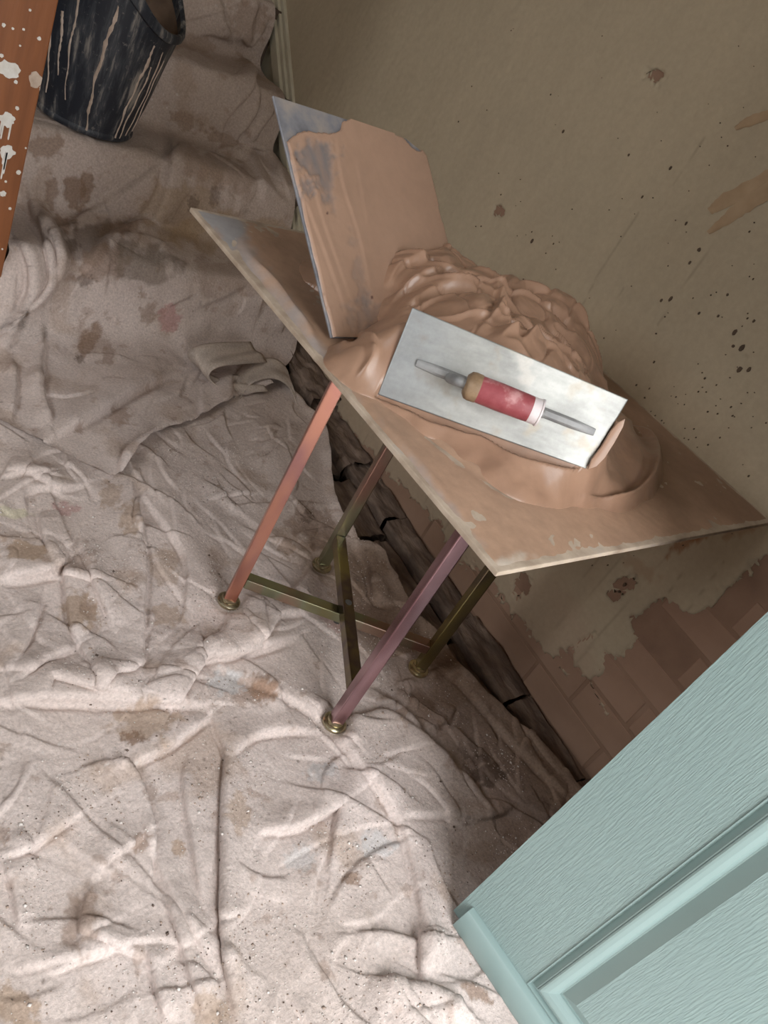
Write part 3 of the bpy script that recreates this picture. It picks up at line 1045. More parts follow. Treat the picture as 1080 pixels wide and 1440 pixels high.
# hidden below the stair sheet it lies flat
low_px = [(-60, 575), (0, 600), (80, 640), (150, 676), (168, 674), (190, 640), (230, 610), (285, 590), (330, 562), (400, 548), (450, 590)]
lw = np.array([atz(p[0], p[1], 0.0)[:2] for p in low_px])
ylow = lambda xx: np.interp(xx, np.sort(lw[:, 0]), lw[np.argsort(lw[:, 0]), 1])
flat = 1 - 0.8 * smooth(y - ylow(x), 0.0, 0.08)
for fx, fy in ((0.828, 0.807), (1.090, 0.860), (1.152, 0.558), (0.893, 0.502)):
    H *= smooth(np.hypot(x - fx, y - fy), 0.018, 0.045)
H = np.clip(H, -0.004, None) * flat
z = 0.004 + H
stains = [((60, 945), 20, 20, 0, BR, .0), ((200, 1020), 42, 26, 0, LB, .75), ((185, 1045), 16, 9, .2, BR, .8), ((110, 1300), 24, 40, .2, BR, .55), ((340, 975), 26, 18, .3, BR, .5), ((820, 770), 14, 10, 0, BR, .7),
          ((365, 975), 20, 14, .4, BR, .7), ((370, 978), 17, 11, .4, (.30, .18, .12), .6), ((490, 1240), 12, 9, .2, BR, .75), ((680, 1090), 26, 18, .4, DK, .6), ((660, 1060), 16, 10, .4, DK, .4), ((665, 1400), 22, 10, .6, BR, .7),
          ((330, 1150), 18, 30, 0, LB, .6), ((195, 1190), 12, 12, 0, BR, .6), ((250, 1195), 10, 12, 0, LB, .8), ((525, 1190), 26, 16, 0, BLU, .4), ((450, 1090), 20, 14, 0, BLU, .35), ((315, 965), 24, 16, 0, BLU, .45), ((420, 1210), 20, 16, 0, BLU, .3),
          ((90, 720), 19, 9, 0, PNK, .45), ((12, 726), 26, 7, .1, (.55, .50, .36), .7), ((110, 870), 26, 24, 0, LB, .8), ((120, 865), 12, 12, 0, BR, .4), ((110, 800), 18, 16, 0, BR, .4), ((35, 785), 34, 14, .1, LB, .9), ((180, 735), 14, 22, 0, LB, .7),
          ((230, 800), 20, 26, 0, LB, .5), ((235, 868), 26, 14, .2, LB, .6), ((140, 660), 10, 5, 0, BR, .4), ((155, 700), 14, 20, 0, LB, .6), ((440, 745), 40, 28, .8, BR, .5), ((400, 775), 14, 8, .5, BR, .6), ((430, 730), 9, 8, 0, DK, .5),
          ((470, 880), 22, 10, .5, PNK, .3), ((540, 880), 40, 20, .6, BR, .3), ((590, 1000), 40, 18, .8, BR, .25), ((560, 1010), 7, 6, 0, BR, .6), ((20, 1420), 40, 26, .6, LB, .8), ((290, 1425), 26, 24, 0, LB, .6), ((0, 1180), 12, 14, 0, BR, .5),
          ((208, 1120), 12, 14, 0, BR, .4), ((700, 1230), 60, 30, .7, BR, .3), ((760, 1150), 40, 20, .7, DK, .25), ((620, 935), 30, 18, .7, BR, .5)]
tan = 0.10 + 0.65 * smooth(x - 0.98 - 0.15 * (y < 0.6), 0.0, 0.16) * (1 - 0.8 * smooth(y, 0.85, 1.05)) + 0.06 * smooth(y, 0.85, 1.25)  # brown dirt towards the wall, deepened to carry the door's shadow
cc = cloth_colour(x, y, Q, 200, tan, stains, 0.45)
wet = smooth(x - 0.985 - 0.10 * fbm(x * 4, y * 4, 230, 4) + 0.35 * np.clip(0.35 - y, -0.6, 0.2) * 0, 0.0, 0.14) * smooth(1.05 - y, 0, 0.4)  # not wetness: the door's shadow painted into the sheet's colour
cc = lerp(cc, cc * np.array([0.62, 0.56, 0.52]), wet[:, None])  # 'wet' is the door's painted shadow: darkens the sheet there
Hg = H.reshape(len(ys), nu)
gxx = np.gradient(Hg, axis=1) / np.maximum(np.gradient(X, axis=1), 1e-5)
gyy = np.gradient(Hg, axis=0) / np.maximum(np.gradient(Y, axis=0), 1e-5)
lean = 0.16 * np.clip(Hg, 0, 0.03)
x3 = x - (lean * np.clip(gxx, -3, 3)).ravel()
y3 = y - (lean * np.clip(gyy, -3, 3)).ravel()
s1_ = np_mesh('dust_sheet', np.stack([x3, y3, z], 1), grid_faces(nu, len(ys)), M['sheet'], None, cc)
tag(s1_, 'crumpled off-white cotton dust sheet spread over the floor round the stand', 'dust sheet')

# crumbs of dry plaster scattered on the floor sheet
def crumbs(n, Hs, seed):
    rnd = random.Random(seed)
    V, F, C = [], [], []
    octv = np.array([(1, 0, 0), (-1, 0, 0), (0, 1, 0), (0, -1, 0), (0, 0, 1), (0, 0, -1)], float)
    octf = [(0, 2, 4), (2, 1, 4), (1, 3, 4), (3, 0, 4), (2, 0, 5), (1, 2, 5), (3, 1, 5), (0, 3, 5)]
    px = np.array([rnd.uniform(0.2, 1.25) for _ in range(n * 4)])
    py = np.array([rnd.uniform(0.02, 1.3) for _ in range(n * 4)])
    dn = fbm(px * 7, py * 7, seed, 4) + 0.25 * (0.6 - py)
    pick = np.argsort(-dn + np.array([rnd.uniform(-0.35, 0.35) for _ in range(n * 4)]))[:n]
    for i in pick:
        j = np.searchsorted(ys, py[i])
        k = np.searchsorted(X[j], px[i])
        if k >= nu or j >= len(ys):
            continue
        zz = Hs[j, k]
        r = rnd.uniform(0.0006, 0.0016) * (1 if rnd.random() < 0.93 else 2.0)
        sc = np.array([rnd.uniform(.6, 1.3), rnd.uniform(.6, 1.3), rnd.uniform(.4, .9)]) * r
        a = rnd.uniform(0, 6.28)
        R3 = np.array([[math.cos(a), -math.sin(a), 0], [math.sin(a), math.cos(a), 0], [0, 0, 1]])
        V.append((octv * sc) @ R3.T + np.array([x3.reshape(Hs.shape)[j, k], y3.reshape(Hs.shape)[j, k], zz + r * 0.3]))
        F += [tuple(q + 6 * (len(V) - 1) for q in f) for f in octf]
        t = rnd.random()
        c = (0.66, 0.60, 0.56) if t < 0.62 else ((0.42, 0.32, 0.26) if t < 0.9 else (0.15, 0.11, 0.09))
        C += [np.array(c) * rnd.uniform(0.85, 1.1)] * 6
    o = np_mesh('plaster_crumbs', np.concatenate(V), np.array(F), M['sheet'], None, np.array(C), smooth_=False)
    tag(o, 'fine crumbs of dry plaster scattered over the floor sheet', 'crumbs', kind='stuff')


crumbs(9000, z.reshape(len(ys), nu), 31)

# ---- stair sheet
pts = []
for k in range(6, -1, -1):
    yk, zk = SY + RUN * k, RISE * (k + 1)
    pts += [(yk + RUN - 0.045, zk + 0.030), (yk + RUN * 0.55, zk + 0.014), (yk + 0.02, zk + 0.016), (yk - 0.020, zk + 0.004), (yk - 0.040, zk - 0.07)]
pts += [(SY - 0.075, 0.045), (SY - 0.13, 0.020), (SY - 0.20, 0.014), (1.40, 0.012), (1.20, 0.012), (1.0, 0.012)]
pf = spline(pts, 6)
Ld = np.concatenate([[0], np.cumsum(np.linalg.norm(np.diff(pf, axis=0), axis=1))])
ss = np.arange(0.5, Ld[-1], 0.0046)
py_ = np.interp(ss, Ld, pf[:, 0])
pz_ = np.interp(ss, Ld, pf[:, 1])
ker = np.exp(-np.linspace(-2, 2, 11) ** 2)
ker /= ker.sum()
pad = lambda a: np.convolve(np.pad(a, 5, 'edge'), ker, 'valid')
py_, pz_ = pad(py_), pad(pz_)
ty, tz = np.gradient(py_), np.gradient(pz_)
ln = np.hypot(ty, tz)
ny_, nz_ = tz / ln, -ty / ln                               # outward normal (up and towards the camera)
nu2 = 300
xl = np.where(py_ > PY + 0.02, ex + 0.012, ex - 0.35 * smooth(PY + 0.02 - py_, 0, 0.12) + 0.012)
xr = 1.50 + 0.077 * (py_ - 1.7)
xr = np.where(py_ < SY - 0.05, 1.50 - 0.17 * smooth(SY - 0.05 - py_, 0, 0.2), xr)
xr = xr + 0.014 * perlin(ss * 8, ss * 0, 5)
uu = np.linspace(0, 1, nu2)
X2 = xl[:, None] + uu[None] * (xr - xl)[:, None]
Sg = np.repeat(ss[:, None], nu2, 1)
base2 = np.stack([X2.ravel(), np.repeat(py_, nu2), np.repeat(pz_, nu2)], 1)
x2, s2 = X2.ravel(), Sg.ravel()
Q2 = project(base2)
H2 = 0.8 * cloth_noise(x2, s2, 300, (0.6, 1.55, 0.6, ss[-1] - 0.3), 130)
H2 += 0.012 * fbm(x2 * 5, s2 * 3.5, 310, 3)
SF = [
    ([(85, 330), (150, 285), (200, 255), (235, 225)], .020, 9, 26, -1),
    ([(120, 385), (150, 345), (200, 320), (230, 280), (243, 220), (240, 190)], .022, 9, 24, -1),
    ([(40, 260), (50, 310), (80, 350), (82, 390)], .022, 5, 11, 1),
    ([(22, 335), (42, 370), (40, 415), (5, 470)], .026, 5, 12, 1),
    ([(55, 300), (66, 350), (70, 395), (35, 440)], .016, 4, 9, 1),
    ([(160, 345), (200, 345), (240, 355)], .008, 5, 16, -1),
    ([(230, 195), (280, 215), (330, 235), (420, 300)], .010, 7, 20, -1),
    ([(305, 205), (312, 165), (342, 130), (352, 105), (340, 85)], .016, 5, 10, 1),
    ([(325, 210), (330, 185), (355, 150), (356, 120), (335, 75)], .018, 5, 11, 1),
    ([(345, 195), (370, 168), (385, 150)], .016, 5, 12, 1),
    ([(322, 52), (310, 30), (305, 0)], .020, 5, 11, 1),
    ([(345, 60), (350, 30), (365, 0)], .012, 6, 16, 1),
    ([(330, 55), (340, 48), (352, 60), (375, 30)], .016, 5, 9, 1),
    ([(340, 215), (360, 205), (385, 240), (400, 265)], .022, 6, 12, 1),
    ([(320, 215), (345, 220), (365, 245), (372, 285)], .014, 6, 12, 1),
    ([(320, 245), (318, 290)], .006, 5, 12, 1),
    ([(340, 255), (335, 300)], .006, 5, 12, 1),
    ([(262, 55), (300, 45), (330, 58)], .010, 6, 18, 1),
    ([(0, 500), (20, 470), (30, 440)], .012, 5, 14, 1),
    ([(15, 590), (20, 545), (16, 505)], .012, 5, 12, 1),
    ([(48, 560), (55, 510), (58, 450)], .012, 5, 12, 1),
    ([(70, 600), (58, 560), (55, 520)], .014, 5, 12, 1),
    ([(65, 620), (120, 590), (190, 548), (262, 520)], .026, 6, 22, 1),
    ([(0, 640), (60, 650), (120, 668), (160, 682)], .014, 5, 12, 1),
    ([(165, 678), (180, 640), (215, 618), (262, 605), (284, 588), (284, 560)], .018, 5, 10, -1),
    ([(195, 655), (230, 630), (260, 605)], .014, 5, 12, 1),
    ([(300, 590), (320, 560), (322, 520)], .014, 6, 14, 1),
    ([(345, 520), (380, 545), (405, 600)], .016, 6, 14, -1),
    ([(375, 510), (405, 540), (425, 590)], .014, 6, 12, 1),
    ([(395, 470), (400, 440), (420, 400)], .014, 5, 12, 1),
    ([(360, 445), (368, 410), (395, 360)], .010, 5, 14, 1),
    ([(270, 430), (300, 420), (350, 395)], .006, 6, 18, 1),
]
for pl_, h_, a1, a2, sd in SF:
    fold(H2, Q2, pl_, h_, a1, a2 * 1.5, sd)
H2 = np.clip(H2, -0.002, None)
H2 *= (1 - 0.0 * s2)
V2 = base2.copy()
V2[:, 1] += H2 * np.repeat(ny_, nu2)
V2[:, 2] += H2 * np.repeat(nz_, nu2)
Hg = H2.reshape(len(ss), nu2)
gxx = np.gradient(Hg, axis=1) / np.maximum(np.gradient(X2, axis=1), 1e-5)
gss = np.gradient(Hg, axis=0) / 0.0046
lean = 0.16 * np.clip(Hg, 0, 0.03)
V2[:, 0] -= (lean * np.clip(gxx, -3, 3)).ravel()
dsl = (lean * np.clip(gss, -3, 3)).ravel()
V2[:, 1] -= dsl * np.repeat(ty / ln, nu2)
V2[:, 2] -= dsl * np.repeat(tz / ln, nu2)
m2 = base2[:, 1] - ylow(x2) + 0.004 * perlin(x2 * 20, s2 * 20, 6)
m2 = np.where(base2[:, 2] > 0.05, 1.0, m2)
V2b, F2 = snap_mask(V2, np.stack([(xr - xl) / (nu2 - 1)] + [xr * 0] * 2, 1).repeat(nu2, 0), np.stack([ss * 0, ty, tz], 1).repeat(nu2, 0), m2 * 100, nu2, len(ss))
stains2 = [((105, 270), 14, 26, 0, BR, .75), ((122, 262), 10, 22, 0, BR, .7), ((72, 270), 9, 24, 0, BR, .6), ((60, 205), 30, 16, 0, BR, .6), ((85, 320), 18, 14, .3, BR, .6), ((130, 345), 46, 26, -.2, DK, .55), ((140, 372), 40, 20, -.2, BR, .6),
           ((165, 330), 30, 14, .1, BR, .55), ((200, 375), 44, 20, .1, (.17, .13, .10), .6), ((238, 448), 15, 18, 0, PNK, .55), ((208, 440), 10, 16, .3, BR, .5), ((125, 480), 12, 26, .5, BR, .7), ((128, 475), 22, 18, .7, BR, .4), ((152, 500), 9, 18, 0, BR, .5), ((112, 505), 6, 6, 0, DK, .6),
           ((167, 585), 16, 13, 0, BR, .55), ((112, 604), 6, 5, 0, BR, .5), ((100, 350), 10, 8, 0, DK, .6), ((120, 395), 12, 8, 0, DK, .5), ((260, 170), 22, 12, .4, BR, .5), ((310, 195), 26, 12, .4, BR, .55), ((270, 60), 30, 12, .2, BR, .4), ((300, 240), 60, 20, .35, BR, .45), ((250, 300), 60, 40, 0, (.33, .22, .12), .45),
           ((320, 330), 70, 30, 0, (.33, .22, .12), .45), ((330, 390), 60, 24, .1, BR, .35), ((350, 30), 30, 26, 0, BR, .4), ((395, 110), 12, 40, 0, BR, .3), ((350, 595), 5, 8, 0, BR, .6), ((400, 590), 14, 12, 0, BR, .5), ((270, 285), 8, 12, 0, DK, .5), ((300, 275), 7, 14, 0, DK, .5), ((200, 415), 5, 5, 0, BR, .5)]
tan2 = 0.12 + 0.40 * smooth(base2[:, 1], 1.62, 1.9) + 0.10 * smooth(x2, 1.0, 1.5)
cc2 = cloth_colour(x2, s2, Q2, 400, tan2, stains2, 0.4)
s2o = np_mesh('dust_sheet', V2b, F2, M['sheet'], None, cc2)
tag(s2o, 'tan stained dust sheet draped down the stairs below the black bucket', 'dust sheet')


# the turned-over hem that stands up in a loop at the foot of the stairs
def ribbon(path, width_vec, twist, name, parent, seed, colr=(0.47, 0.39, 0.335), thick=0.003, n=10):
    cs = spline(path, 8)
    V, C = [], []
    for i, p in enumerate(cs):
        t = i / (len(cs) - 1)
        for j in range(n + 1):
            w = j / n
            q = p + np.array(width_vec(t)) * w + np.array([0, 0, 0.004 * math.sin(w * 9 + t * 7 + seed)])
            V.append(q)
            k = 1 + 0.15 * math.sin(seed + t * 17 + w * 5) * math.sin(w * 11)
            C.append(np.array(colr) * k)
    V = np.array(V)
    o = np_mesh(name, V, grid_faces(n + 1, len(cs)), M['sheet'], parent, np.array(C))
    md_ = o.modifiers.new('cloth', 'SOLIDIFY')
    md_.thickness = thick
    return o


fp = lambda px, py, z: atz(px, py, z)
ribbon([fp(358, 532, .018), fp(320, 528, .016), fp(290, 520, .02), fp(268, 505, .035), fp(266, 492, .060), fp(282, 484, .078), fp(312, 482, .080), fp(352, 482, .07)],
       lambda t: (0.012 + 0.02 * t, -0.055 - 0.03 * math.sin(t * 3), -0.016 * t), 0, 'turned_hem', s2o, 1)
ribbon([fp(325, 540, .012), fp(340, 515, .03), fp(362, 505, .045), fp(385, 505, .05), (*fp(402, 518, .035)[:2], .035), fp(412, 545, .012)],
       lambda t: (-0.02, -0.08, -0.012), 0, 'turned_hem', s2o, 3)

# ================================================================== FOLDING STAND
ZB0, ZB1 = 0.645, 0.652                                     # mortar board
FEET = [(0.828, 0.807), (1.090, 0.860), (1.152, 0.558), (0.893, 0.502)]
stand = empty('folding_stand', (0.99, 0.68, 0.0))
tag(stand, 'folding metal stand with iridescent yellow-zinc legs under the mortar board', 'stand')
mats = ['zinc_pink', 'zinc_green', 'zinc_olive', 'zinc_mauve']
TB = 0.023
pair = {0: 2, 2: 0, 1: 3, 3: 1}
for i, (fx, fy) in enumerate(FEET):
    ox, oy = FEET[pair[i]]
    d = Vector((ox - fx, oy - fy, 0)).normalized()
    b = B()
    b.bar((fx, fy, 0.018), (fx, fy, 0.628), TB, TB, up=d)
    b.build('leg', M[mats[i]], stand, bevel=0.0022, seg=2)
    fb = B()
    fb.lathe([(0.0, 0.006), (0.021, 0.006), (0.0225, 0.009), (0.0225, 0.013), (0.019, 0.016), (0.016, 0.0165), (0.0155, 0.022), (0.012, 0.024), (0.0, 0.024)], 28, lambda x, y, z, fx=fx, fy=fy: (fx + x, fy + y, z))
    fb.build('foot', M['zinc_foot'], stand, smooth_=True)
for (i, j), zc, mt in (((0, 2), 0.075, 'zinc_green'), ((1, 3), 0.100, 'zinc_olive')):
    a = Vector((*FEET[i], zc))
    b_ = Vector((*FEET[j], zc))
    d = (b_ - a).normalized()
    B().bar(a + d * TB * 0.5, b_ - d * TB * 0.5, TB, TB).build('stretcher', M[mt], stand, bevel=0.0022, seg=2)
    zt = 0.6335 if i == 0 else 0.6105
    B().bar(Vector((a.x, a.y, zt)) - d * TB * 0.5, Vector((b_.x, b_.y, zt)) + d * TB * 0.5, TB, TB).build('top_bar', M[mt], stand, bevel=0.002)
# pivot where the stretchers cross
p1, p2, p3, p4 = [np.array(f) for f in FEET]
tt = np.linalg.solve(np.array([p3 - p1, -(p4 - p2)]).T, p2 - p1)
pv = p1 + (p3 - p1) * tt[0]
B().lathe([(0.0, 0.0), (0.0068, 0.0), (0.0068, 0.0575), (0.0, 0.0575)], 16, lambda x, y, z: (pv[0] + x, pv[1] + y, z + 0.055)).build('pivot_bolt', M['dark_grip'], stand)

# ================================================================== MORTAR BOARD
BA, BBc, BC = np.array([0.640, 1.058]), np.array([0.650, 0.307]), np.array([1.356, 0.304])
BDc = BA + BC - BBc
eu = (BC - BBc)
ev = (BA - BBc)
board = empty('mortar_board', ((BBc[0] + BDc[0]) / 2, (BBc[1] + BDc[1]) / 2, ZB0))
tag(board, 'square mortar board caked with brown plaster, resting on the folding stand', 'board')
B().prism([tuple(BBc), tuple(BC), tuple(BDc), tuple(BA)], lambda x, y, d: (x, y, d), ZB0, ZB1).build('board_plate', M['board_edge'], board, bevel=0.0015)
nb = 200
a_, b_ = np.meshgrid(np.linspace(0.004, 0.996, nb), np.linspace(0.004, 0.996, nb))
pa = BBc[None] + a_.ravel()[:, None] * eu + b_.ravel()[:, None] * ev
bx_, by_ = pa[:, 0], pa[:, 1]
Qb = project(np.stack([bx_, by_, bx_ * 0 + ZB1], 1))
hb = 0.0010 + 0.0008 * fbm(bx_ * 14, by_ * 14, 500, 4) + 0.0005 * fbm(bx_ * 60, by_ * 60, 501, 3)
# drag ridges left along the near edge
fold(hb, Qb, [(340, 345), (362, 378), (400, 425), (450, 490)], .006, 7, 9, 1)
fold(hb, Qb, [(352, 372), (385, 400), (410, 440), (440, 470)], .004, 5, 6, 1)
fold(hb, Qb, [(520, 575), (580, 640), (640, 715)], .0022, 7, 9, 1)
fold(hb, Qb, [(545, 560), (600, 605), (700, 680), (760, 702)], .003, 5, 14, 1)
edge = np.minimum(np.minimum(a_, 1 - a_), np.minimum(b_, 1 - b_)).ravel()
hb *= smooth(edge, 0.0, 0.02)
bc = np.tile(np.array([0.42, 0.265, 0.18]), (len(bx_), 1))
bc *= (1 + 0.22 * fbm(bx_ * 7, by_ * 7, 510, 5))[:, None]
blotch_shade = smooth(fbm(bx_ * 4 + 2, by_ * 4, 520, 4) + 1.2 * (a_.ravel() - 0.45), 0.05, 0.6)  # random dark blotches, plus the right side's shade put into the colour
bc = lerp(bc, np.array([0.26, 0.15, 0.098]), blotch_shade[:, None] * 0.75)
raw = blot(Qb, (300, 305), 70, 24, 0.8, 520, 0.5, 0.4)
raw = np.maximum(raw, blot(Qb, (345, 375), 70, 14, 0.9, 521, 0.6, 0.9) * 0.8)
raw = np.maximum(raw, blot(Qb, (425, 470), 90, 9, 0.9, 522, 0.7, 0.9) * 0.7)
raw = np.maximum(raw, blot(Qb, (610, 690), 70, 6, 0.88, 523, 0.7, 0.9) * 0.6)
bc = lerp(bc, np.array([0.33, 0.31, 0.31]), np.clip(raw, 0, 1)[:, None])
palec = blot(Qb, (712, 795), 26, 10, -0.2, 530, 0.6, 0.9)
bc = lerp(bc, np.array([0.56, 0.47, 0.39]), palec[:, None])
np_mesh('plaster_film', np.stack([bx_, by_, ZB1 - 0.0006 + hb], 1), grid_faces(nb, nb), M['board'], board, bc, off=tuple(board.location))

# ================================================================== HAWK leaning back on its handle
def frame3(u, n, t):
    n = np.array(n, float)
    n /= np.linalg.norm(n)
    u = np.array(u, float)
    u -= (u @ n) * n
    u /= np.linalg.norm(u)
    v = np.cross(n, u)
    t = np.array(t, float)
    return u, v, n, t, (lambda a, b, c: t + u * a + v * b + n * c)


HU, HV, HN, HT, HF = frame3((0.989, 0.137, -0.022), (0.098, -0.586, 0.803), (0.8375, 0.8745, 0.7535))


def hk(px, py):
    p = onplane(px, py, HT, HN) - HT
    return (p @ HU, p @ HV)


hl = 0.165
hc = hk(592, 207)
hawk = empty('plasterers_hawk', tuple(HF(0, -hl, 0)))
tag(hawk, 'square plasterer\'s hawk coated in pink plaster, propped up on the mortar board', 'hawk')
plate = [(-hl, -hl), (hl, -hl), (hl, hl - 0.030), (hl - 0.010, hl - 0.012), (hl - 0.045, hl + 0.001), (-hl, hl)]
B().prism(plate, HF, -0.0035, 0.0).build('plate', M['hawk_metal'], hawk, bevel=0.001)
hb_ = B()
hb_.lathe([(0.0, -0.118), (0.014, -0.118), (0.018, -0.112), (0.0185, -0.06), (0.016, -0.03), (0.02, -0.012), (0.034, -0.0065), (0.034, -0.0035), (0.0, -0.0035)], 24, HF)
hb_.build('handle', M['dark_grip'], hawk, smooth_=True)
nh = 150
ga, gb = np.meshgrid(np.linspace(-hl, hl, nh), np.linspace(-hl, hl, nh))
ga, gb = ga.ravel(), gb.ravel()
P3 = HT[None] + ga[:, None] * HU + gb[:, None] * HV
Qh = project(P3)
top = np.array([hk(*p) for p in [(398, 205), (412, 192), (425, 186), (450, 188), (470, 189), (478, 182), (482, 172), (492, 168), (540, 184), (566, 196), (578, 210), (588, 214), (592, 212)]])
o_ = np.argsort(top[:, 0])
mh = np.interp(ga, np.concatenate([[-hl, -hl + 0.004], top[o_, 0], [hl]]), np.concatenate([[top[o_[0], 1] - 0.03, top[o_[0], 1] - 0.012], top[o_, 1], [top[o_[-1], 1] - 0.01]])) - gb
mh += 0.003 * fbm(ga * 60, gb * 60, 600, 3)
mh = np.minimum(mh, ga + hl - 0.003 + 0.0025 * fbm(gb * 22, ga * 0, 601, 4))
mh = np.minimum(mh, hl - 0.004 - ga + 0.005 * fbm(gb * 30, ga * 0 + 3, 602, 3))
th = 0.0045 + 0.0010 * fbm(ga * 12, gb * 12, 603, 3)
bare = blot(Qh, (440, 225), 26, 22, 0.2, 610, 0.5, 0.5) + blot(Qh, (455, 255), 9, 34, -0.15, 611, 0.5, 0.6) + blot(Qh, (430, 265), 12, 12, 0, 612, 0.7, 0.5) * 0.8 + blot(Qh, (505, 400), 7, 50, -0.2, 613, 0.9, 0.5) * 0.35 + blot(Qh, (512, 445), 24, 20, 0.3, 614, 0.6, 0.6) * 0.5
bare = np.clip(bare, 0, 1)
th *= 1 - 0.5 * bare
for pl, h_ in (([(418, 262), (445, 330), (470, 400), (485, 440)], .0012), ([(470, 190), (480, 260), (505, 340), (520, 420)], .0010), ([(432, 240), (455, 320), (490, 420)], .0008), ([(500, 230), (515, 320)], .0005)):
    fold(th, Qh, pl, h_, 2.5, 7, 1)
hcol = np.tile(np.array([0.36, 0.225, 0.158]), (len(ga), 1)) * (1 + 0.07 * fbm(ga * 10, gb * 10, 620, 4))[:, None]
hcol = lerp(hcol, np.array([0.17, 0.15, 0.15]), (bare * (0.75 + 0.5 * fbm(ga * 90, gb * 25, 621, 3)))[:, None].clip(0, 1))
for c, r in [((457, 302), 2), ((415, 226), 1.6), ((520, 420), 2)]:
    hcol = lerp(hcol, np.array([0.08, 0.03, 0.02]), blot(Qh, c, r, r, 0, 1, .3, .3)[:, None])
stp = 2 * hl / (nh - 1)
Vh, Fh = snap_mask(P3 + th[:, None] * HN, HU[None] * stp, HV[None] * stp, mh * 200, nh, nh)
rim = mh < 0
Vh[rim] -= HN[None] * (th[rim, None] - 0.0002)
np_mesh('plaster_coat', Vh, Fh, M['wet_plaster'], hawk, hcol, off=tuple(hawk.location))

# ================================================================== TROWEL
TU0, TV0, TN, TT, TF0 = frame3((0.68, -0.72, 0.12), (-0.70, -0.60, 0.38), (0.796, 0.517, 0.728))
tc = [onplane(*p, TT, TN) for p in ((531, 555), (825, 660), (885, 562), (580, 432))]     # blade corners
tw_o = sum(tc) / 4
TU = (tc[1] + tc[2] - tc[0] - tc[3])
TU /= np.linalg.norm(TU)
TV = np.cross(TN, TU)


def TF(a, b, c):
    return tw_o + TU * a + TV * b + TN * c


def tk(px, py, h=0.0):
    p = onplane(px, py, tw_o + TN * h, TN) - tw_o
    return np.array([p @ TU, p @ TV])


pc = [((p - tw_o) @ TU, (p - tw_o) @ TV) for p in tc]
# ---- plaster heap first: its support follows the trowel and the hawk
ZP = ZB1
ctrl = []


def ct(px, py, h):
    p = atz(px, py, ZP + h)
    ctrl.append((p[0], p[1], h))


def hawk_h(x, y):
    return (HT[2] - (HN[0] * (x - HT[0]) + HN[1] * (y - HT[1])) / HN[2]) - ZP


for c in [(580, 364, .085), (605, 355, .098), (640, 352, .105), (665, 372, .10), (700, 400, .105), (735, 404, .11), (760, 412, .11), (790, 432, .10), (825, 460, .088), (838, 480, .085), (843, 510, .07), (846, 540, .05),
          (700, 440, .105), (640, 400, .10), (600, 400, .085), (760, 460, .105), (800, 480, .095), (820, 520, .09), (570, 420, .07)]:
    ct(*c)
for c in tc + [tw_o, (tc[0] + tc[3]) / 2, (tc[1] + tc[2]) / 2, (tc[2] + tc[3]) / 2, (tc[0] + tc[1]) / 2]:
    ctrl.append((c[0] - TN[0] * 0.006, c[1] - TN[1] * 0.006, max(c[2] - TN[2] * 0.006 - ZP - 0.002, 0.004)))
for c in [(480, 492, .022), (498, 480, .028), (520, 475, .03), (525, 510, .032), (500, 520, .018), (480, 520, .008), (550, 470, .05), (560, 440, .06), (530, 545, .012),
          (590, 585, .012), (600, 598, .011), (640, 612, .014), (660, 635, .013), (700, 655, .019), (720, 676, .014), (740, 674, .024), (770, 692, .016), (790, 690, .020), (815, 680, .028),
          (845, 660, .026), (860, 640, .028), (835, 690, .014), (865, 690, .022), (885, 690, .024), (890, 650, .030), (880, 615, .040), (905, 655, .032), (870, 625, .034), (907, 625, .036), (915, 650, .026)]:
    ct(*c)
# the heap ends here
for c in [(462, 470), (458, 500), (470, 530), (500, 556), (530, 566), (575, 592), (620, 622), (670, 655), (720, 690), (760, 700), (800, 706), (840, 712), (880, 718), (905, 706), (925, 688), (934, 660), (935, 630), (925, 600), (905, 575), (880, 560)]:
    p = atz(c[0], c[1], ZP)
    ctrl.append((p[0], p[1], -0.004))
    cx, cy = 0.93, 0.60
    ctrl.append((p[0] + (p[0] - cx) * 0.25, p[1] + (p[1] - cy) * 0.25, -0.035))
# back foot of the heap
for xx, yy in [(1.02, 0.94), (1.08, 0.88), (1.14, 0.82), (1.20, 0.74), (1.235, 0.66), (1.22, 0.58)]:
    ctrl.append((xx, yy, -0.004))
    ctrl.append((xx + 0.05, yy + 0.04, -0.05))
# where it lies on the hawk's face
for px, py in [(548, 378), (538, 405), (534, 432), (532, 460)]:
    p = onplane(px, py, HT, HN)
    ctrl.append((p[0], p[1], p[2] - ZP + 0.004))
for px, py in [(525, 360), (515, 400), (508, 430), (500, 455), (485, 470)]:
    p = onplane(px, py, HT, HN)
    ctrl.append((p[0], p[1], p[2] - ZP - 0.03))
for px, py in [(560, 340), (600, 330), (640, 325)]:
    p = onplane(px, py, HT, HN)
    ctrl.append((p[0], p[1], p[2] - ZP - 0.04))
K = np.array(ctrl)
d = np.sqrt(((K[:, None, :2] - K[None, :, :2]) ** 2).sum(-1) + 0.006 ** 2)
n_ = len(K)
A = np.zeros((n_ + 3, n_ + 3))
A[:n_, :n_] = -d - 0.012 * np.eye(n_) * -1
A[:n_, n_:] = np.c_[np.ones(n_), K[:, :2]]
A[n_:, :n_] = A[:n_, n_:].T
sol = np.linalg.lstsq(A, np.r_[K[:, 2], 0, 0, 0], rcond=None)[0]
step = 0.0021
gx = np.arange(0.60, 1.28, step)
gy = np.arange(0.30, 1.00, step)
GX, GY = np.meshgrid(gx, gy)
mx, my = GX.ravel(), GY.ravel()
hm = np.zeros(len(mx))
for i in range(n_):
    hm -= sol[i] * np.sqrt((mx - K[i, 0]) ** 2 + (my - K[i, 1]) ** 2 + 0.006 ** 2)
